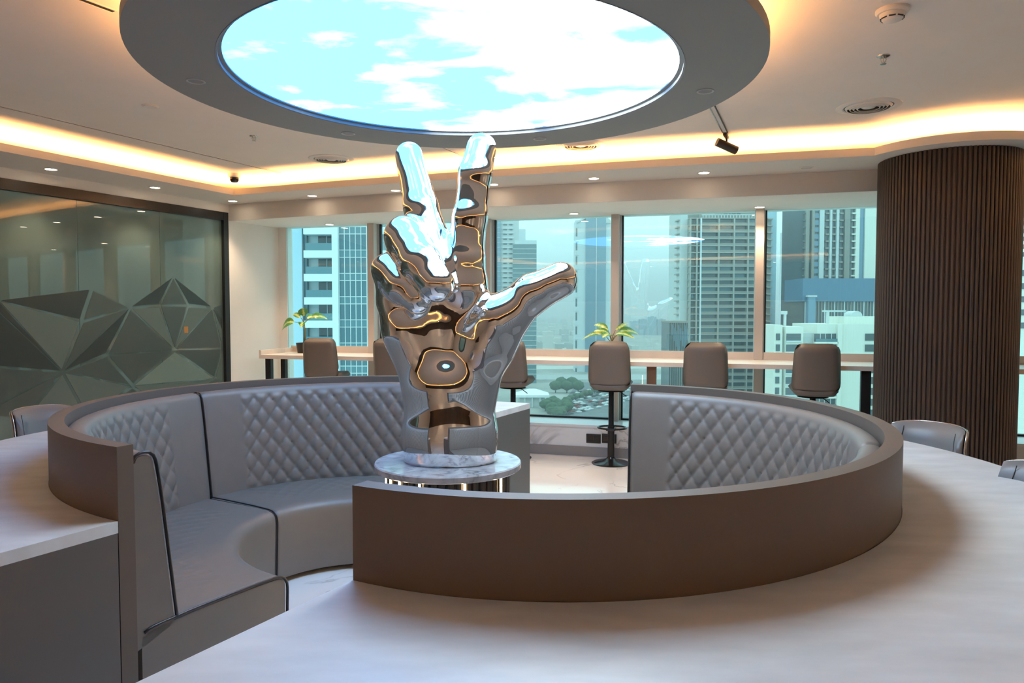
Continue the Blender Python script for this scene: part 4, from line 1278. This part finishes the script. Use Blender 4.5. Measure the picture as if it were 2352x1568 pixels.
for i in range(28):
    z = ztop - i * fl
    T.box('floor_slab', X(1580), X(1762), -0.4, 2.0, z - 0.45, z, M['t_slab'])
    T.box('side_balcony', X(1560), X(1570), 6.0, 12, z - 0.7, z - 0.1, M['t_slab'])
    T.box('side_balcony', X(1762), X(1774), 0.5, 3.0, z - 0.7, z - 0.1, M['t_slab'])
    for a, b in zip(cols[:-1], cols[1:]):
        T.box('window', X(a) + 0.5, X(b) - 0.5, 1.7, 2.02, z - fl + 0.9, z - 0.45, M['t_dark'] if (i * 7 + a) % 3 else M['t_glass2'])
    T.box('railing', X(1608), X(1742), -0.36, -0.30, z - fl, z - fl + 1.0, M['t_taupe'])
# emblem-like roof letters, only their lower parts show below the soffit
zz = T.z(489)
for k, (xa, xb) in enumerate(((1648, 1657), (1660, 1664), (1667, 1676), (1680, 1683), (1686, 1695), (1698, 1706))):
    T.box('roof_letter', X(xa), X(xb), 5.5, 5.9, zz, zz + 2.6, M['t_dark'])

# J: small dark block in front of it
T = Tower('dark_block', 'small dark glass block beside the foot of the residential tower', 'building', 1538, 1582, 300)
T.box('core', 0, T.X(1580), 0, 16, 0, T.z(741), M['t_dark'])
T.box('roof_edge', -0.3, T.X(1580) + 0.3, -0.3, 16.2, T.z(741), T.z(737), M['t_taupe'])
for i in range(8):
    T.box('fin', T.X(1541 + i * 5), T.X(1542 + i * 5), -0.4, 0, 0, T.z(741), M['t_taupe'])
    T.box('pane', T.X(1543 + i * 5), T.X(1545.4 + i * 5), -0.15, 0, T.z(770 + (i * 13) % 40), T.z(745 + (i * 7) % 20), M['t_steelblue'])

# F: far thin white tower, G: tall striped tower
T = Tower('thin_tower', 'thin pale distant tower with dotted windows left of the striped tower', 'building', 1813, 1846, 620)
X = T.X
T.box('core', 0, X(1840), 0, 24, 0, T.z(528), M['t_white']); T.box('back_wing', X(1840), X(1848), 3, 24, 0, T.z(524), M['t_taupe'])
z = T.z(548)
while z > T.z(760):
    for c in (1816, 1822, 1828):
        T.box('window', X(c), X(c + 2.6), -0.25, 0.0, z - 2.0, z, M['t_dark'])
    T.box('balcony', X(1832), X(1838), -1.0, 0, z - 1.4, z - 0.2, M['t_taupe']); z -= 3.6
T = Tower('striped_tower', 'tall tower with vertical stripes of balconies next to the column', 'building', 1848, 2010, 340)
X = T.X; fl = 15.8 * T.k
zt = T.z(440); zb = T.z(640)
T.box('core', 0, X(2012), 1.5, 30, 0, zt, M['t_dark'])
for a, b, mt in ((1848, 1856, 't_taupe'), (1862, 1868, 't_taupe'), (1880, 1890, 't_pale'), (1903, 1908, 't_pale'), (1918, 1924, 't_pale'), (1937, 1949, 't_taupe'), (1962, 1971, 't_cream'), (1983, 2012, 't_cream')):
    T.box('pier', X(a), X(b), 0.0, 1.6, 0, zt, M[mt])
T.box('glass_bay', X(1972), X(1983), 0.9, 1.6, 0, zt, M['t_steelblue'])
z = zt
while z > zb:
    T.box('side_balcony', X(1846) - 1.0, X(1850), 0.2, 3, z - 0.5, z, M['t_dark'])
    T.box('blue_window', X(1868), X(1880), 1.0, 1.55, z - 2.4, z - 0.2, M['t_steelblue'])
    for a in (1893, 1908, 1925): T.box('balcony', X(a), X(a + 8), -0.3, 1.5, z - 0.7, z, M['t_taupe'])
    T.box('balcony', X(1953), X(1962), -0.3, 1.5, z - 0.6, z, M['t_cream'])
    z -= fl
# blue panelled block below the striped tower with a glazed plant floor
T = Tower('blue_block', 'long blue panelled block in front of the striped tower', 'building', 1843, 2120, 300)
X = T.X
T.box('blue_band', 0, X(2120), 0, 20, T.z(692), T.z(639), M['t_bluepanel'])
T.box('glazed_floor', X(1846), X(2120), 1, 18, 0, T.z(692), M['t_dark'])
for i in range(30):
    xa = X(1850 + i * 7.5); T.box('mullion', xa, xa + 0.4, 0.7, 1.0, T.z(760), T.z(692), M['t_taupe'] if i % 3 else M['t_pale'])
T.box('tower_stub', X(1852), X(1868), -2, 4, 0, T.z(682), M['t_steelblue']); T.box('stub_cap', X(1850), X(1871), -2.3, 4.3, T.z(682), T.z(678), M['t_pale'])
# H: cream buildings in front
T = Tower('cream_block', 'cream apartment block with square windows and roof plant by the rightmost stool', 'building', 1782, 2120, 205)
X = T.X; fl = 25 * T.k
T.box('left_wing', 0, X(1801), 1, 14, 0, T.z(746), M['t_cream'])
T.box('middle_wing', X(1806), X(1846), 0, 14, 0, T.z(750), M['t_cream'])
T.box('link_wing', X(1801), X(1878), 2.0, 14, 0, T.z(765), M['t_pale'])
T.box('right_wing', X(1877), X(2120), 0, 18, 0, T.z(744), M['t_cream'])
T.box('roof_box', X(1951), X(2120), 3, 14, T.z(744), T.z(727), M['t_cream'])
for i in range(9):
    z = T.z(766) - i * fl
    T.box('window', X(1786), X(1795), 0.8, 1.02, z - 1.9, z, M['t_dark'])
    T.box('window', X(1807), X(1840), -0.2, 0.02, z - 2.0, z, M['t_dark'])
    T.box('sill', X(1806), X(1842), -0.5, 0.0, z - 2.3, z - 2.0, M['t_white'])
    T.box('balcony_opening', X(1871), X(1921), -0.15, 0.02, z - 2.3, z, M['t_dark'])
    T.box('balcony_slab', X(1870), X(1923), -1.2, 0.0, z - 2.9, z - 2.3, M['t_cream'])
    T.box('railing', X(1871), X(1922), -1.15, -1.08, z - 2.3, z - 1.4, M['t_glass2'])
    for c in (1884, 1896, 1910): T.box('frame', X(c), X(c + 1.3), -0.22, -0.14, z - 2.3, z, M['t_white'])
    T.box('window', X(1988), X(2012), -0.2, 0.02, z - 2.0, z, M['t_dark'])
T.box('pier', X(1921), X(1931), -1.2, 0.0, 0, T.z(744), M['t_cream'])
for nm, a, b, z0, z1 in (('crane_mast', 1918, 1923, 744, 716), ('crane_jib', 1909, 1963, 716, 712), ('vent_mast', 1818, 1822, 750, 722), ('vent_head', 1810, 1824, 722, 714)):
    T.box(nm, X(a), X(b), 5, 6, T.z(z0), T.z(z1), M['t_pale'])
bm = bmesh.new(); cyl(bm, (X(1986), 7, T.z(727)), 13 * T.k, 5.0, 24, rot=Matrix.Rotation(PI / 2, 4, 'X')); bobj('barrel_roof', bm, M['t_pale'], T.t)
# building seen right of the column
T = Tower('pale_block', 'pale block with banded windows seen right of the column', 'building', 2300, 2440, 160)
T.box('core', 0, T.X(2440), 0, 18, 0, T.z(590), M['t_cream']); T.box('tower', T.X(2325), T.X(2440), 3, 16, T.z(590), T.z(440), M['t_dark'])
for i in range(9):
    z = T.z(460) - i * 18 * T.k
    T.box('band', T.X(2323), T.X(2440), 2.2, 3.0, z - 0.7, z, M['t_cream'])
for i in range(5):
    z = T.z(620) - i * 30 * T.k; T.box('window', T.X(2335), T.X(2430), -0.2, 0.02, z - 1.3, z, M['t_dark'])

# low buildings, roads, cars and trees far below
def ground_at(px, py):
    return at(px, py, Z_G)
def quad(name, pts, mat, dz):
    P = [ground_at(*p) for p in pts]
    return pobj(name, [(p.x, p.y, Z_G + dz) for p in P] + [(p.x, p.y, Z_G - 0.5) for p in P], [(0, 1, 2, 3), (7, 6, 5, 4), (0, 4, 5, 1), (1, 5, 6, 2), (2, 6, 7, 3), (3, 7, 4, 0)], mat)
tag(quad('road', [(1000, 872), (1560, 872), (1560, 860), (1000, 862)], M['road'], 0.3), 'wide grey highway crossing the city below the windows', 'road')
tag(quad('road_sand', [(1000, 850), (1560, 846), (1560, 838), (1000, 842)], M['far'][0], 0.25), 'pale sandy strip beyond the highway', 'ground')
tag(quad('parking_lot', [(1250, 975), (1500, 960), (1470, 880), (1330, 878)], M['asphalt'], 0.28), 'dark car park far below the windows', 'parking lot')
def far_box(nm, px, py, w, d, h, mat, label, cat='building', grp=None):
    p = ground_at(px, py)
    bm = bmesh.new(); box(bm, (0, 0, h / 2), (w, d, h)); box(bm, (w * 0.1, 0, h + 1.0), (w * 0.35, d * 0.4, 2.0))
    o = bobj(nm, bm, mat, loc=(p.x, p.y, Z_G)); o.rotation_euler = (0, 0, random.uniform(-0.06, 0.06))
    return tag(o, label, cat, grp)
for r_ in range(9):
    dd = 1150 * 1.26 ** r_
    py = 714 + (CZ - Z_G) * FPX / dd
    for c_ in range(13):
        px = 1228 + 27 * (c_ + 0.5) + random.uniform(-3, 3)
        if random.random() < 0.12 or (r_ in (2, 3, 4) and px > 1435): continue
        far_box('low_building', px, py, random.uniform(0.3, 0.72) * 26 * dd / FPX, random.uniform(0.015, 0.03) * dd, random.uniform(5, 13) * (1 + dd / 5000), random.choice(M['far']), 'small low building of the hazy distant city', grp='low buildings of the distant city')
for k, (px, w, h) in enumerate(((1456, 25, 20), (1475, 25, 26), (1496, 27, 34), (1517, 26, 26), (1536, 24, 18))):
    far_box('unfinished_block', px, 769 + 0.0 * k, w, 30, h + 24, M['t_bluepanel'] if k % 2 else M['t_steelblue'], 'blue grey unfinished block on the skyline between middle mullion and residential tower', grp='unfinished blocks on the skyline')
for k, px in enumerate((1488, 1512, 1533)):
    p = ground_at(px, 764.5)
    t = thing('tower_crane', 'thin tower crane over the unfinished blocks', 'crane', (p.x, p.y, Z_G), group='tower cranes on the skyline')
    boxo('mast', (0, 0, 42), (1.6, 1.6, 84), M['t_pale'], t); boxo('jib', (5, 0, 80), (24, 1.4, 1.4), M['t_pale'], t)
for k in range(4):
    far_box('slab_block', (1238, 1258, 1275, 1300)[k], (800, 808, 798, 806)[k], (24, 18, 22, 40)[k], 16, (24, 38, 20, 14)[k], M['far'][2 if k != 3 else 1], ('pale slab block', 'tall narrow pale block', 'pale block', 'wide grey block')[k] + ' in the city beyond the thumb, %s of four from the left' % ('first', 'second', 'third', 'last')[k])
# pavilion
p = ground_at(1222, 932)
t = thing('pavilion', 'small pavilion with white hipped roof below the window beside the wrist', 'pavilion', (p.x, p.y, Z_G))
boxo('hall', (0, 0, 4), (20, 14, 8), M['t_pale'], t); boxo('eaves', (0, 0, 9.0), (27, 20, 2.0), M['roofwhite'], t)
pobj('roof', [(-13, -10, 10), (13, -10, 10), (13, 10, 10), (-13, 10, 10), (-3, 0, 14), (3, 0, 14)], [(0, 1, 5, 4), (1, 2, 5), (2, 3, 4, 5), (3, 0, 4), (3, 2, 1, 0)], M['roofwhite'], t)
for x_ in (-12, -6, 0, 6, 12): boxo('pillar', (x_, -9, 4), (1.0, 1.0, 8), M['t_pale'], t)
# trees
def tree(px, py, r, label, grp=None, dome=False):
    p = ground_at(px, py)
    t = thing('tree', label, 'tree', (p.x, p.y, Z_G), group=grp)
    cylo('trunk', (0, 0, r * 0.5), r * 0.10, r, M['trunk'], t, 8)
    bm = bmesh.new(); bmesh.ops.create_icosphere(bm, subdivisions=3, radius=r)
    for v in bm.verts:
        k = 1 + 0.22 * noise.noise(v.co * (2.2 / r) + Vector((px, py, 0))) + 0.10 * noise.noise(v.co * (6 / r) + Vector((py, px, 3)))
        v.co = v.co * k; v.co.z = v.co.z * 0.8 + r * 1.25
    bobj('crown', bm, M['tree'], t, smooth=True)
for k in range(26):
    tree(random.uniform(1252, 1312), random.uniform(934, 968), random.uniform(3.0, 4.6), 'dark green tree in the grove beside the car park', 'trees in the grove by the car park')
for k in range(12):
    tree(1300 + k * 11, 925 - k * 3.2 + random.uniform(-3, 3), random.uniform(2.5, 4), 'small tree in the row along the car park', 'trees in the row along the car park')
for k in range(5):
    tree(1276 + 13 * k, 902 - 10 * (k % 2), 5.6, 'large brownish dome shaped tree above the car park', 'dome shaped trees above the car park')
# cars
car_meshes = []
for mt in M['car']:
    bm = bmesh.new(); box(bm, (0, 0, 0.65), (4.4, 1.8, 0.75), bevel=0.12); box(bm, (-0.2, 0, 1.25), (2.3, 1.6, 0.55), bevel=0.15)
    me = bpy.data.meshes.new('car'); bmesh.ops.recalc_face_normals(bm, faces=bm.faces); bm.to_mesh(me); bm.free(); me.materials.append(mt); car_meshes.append(me)
for r_ in range(9):
    for c_ in range(17):
        f = c_ / 16
        px = 1302 + 146 * f + r_ * 3.0; py = 955 - 36 * f - r_ * 6.4 + 0.0
        if random.random() < 0.16 or px > 1448: continue
        p = ground_at(px, py)
        ci = random.choice((0, 0, 0, 1, 2, 2, 3)); cn = ('white', 'grey', 'black', 'red')[ci]
        o = bpy.data.objects.new('car', car_meshes[ci]); C.objects.link(o)
        o.location = (p.x, p.y, Z_G + 0.3); o.rotation_euler = (0, 0, 0.5 + random.uniform(-0.06, 0.06))
        tag(o, 'tiny %s parked car in the car park far below' % cn, 'car', '%s parked cars in the car park' % cn)

# hazy air over the city
hm = bpy.data.materials.new('city_haze'); N, L = nodes_of(hm); N.remove(N['Principled BSDF'])
vs = N.new('ShaderNodeVolumeScatter'); vs.inputs['Color'].default_value = (0.93, 0.98, 1.0, 1); vs.inputs['Density'].default_value = 0.00042; vs.inputs['Anisotropy'].default_value = 0.2
L.new(vs.outputs[0], N['Material Output'].inputs['Volume'])
bm = bmesh.new(); box(bm, (0, 5020, 112), (18000, 9960, 380))
hz = bobj('haze', bm, hm)
struct(hz)
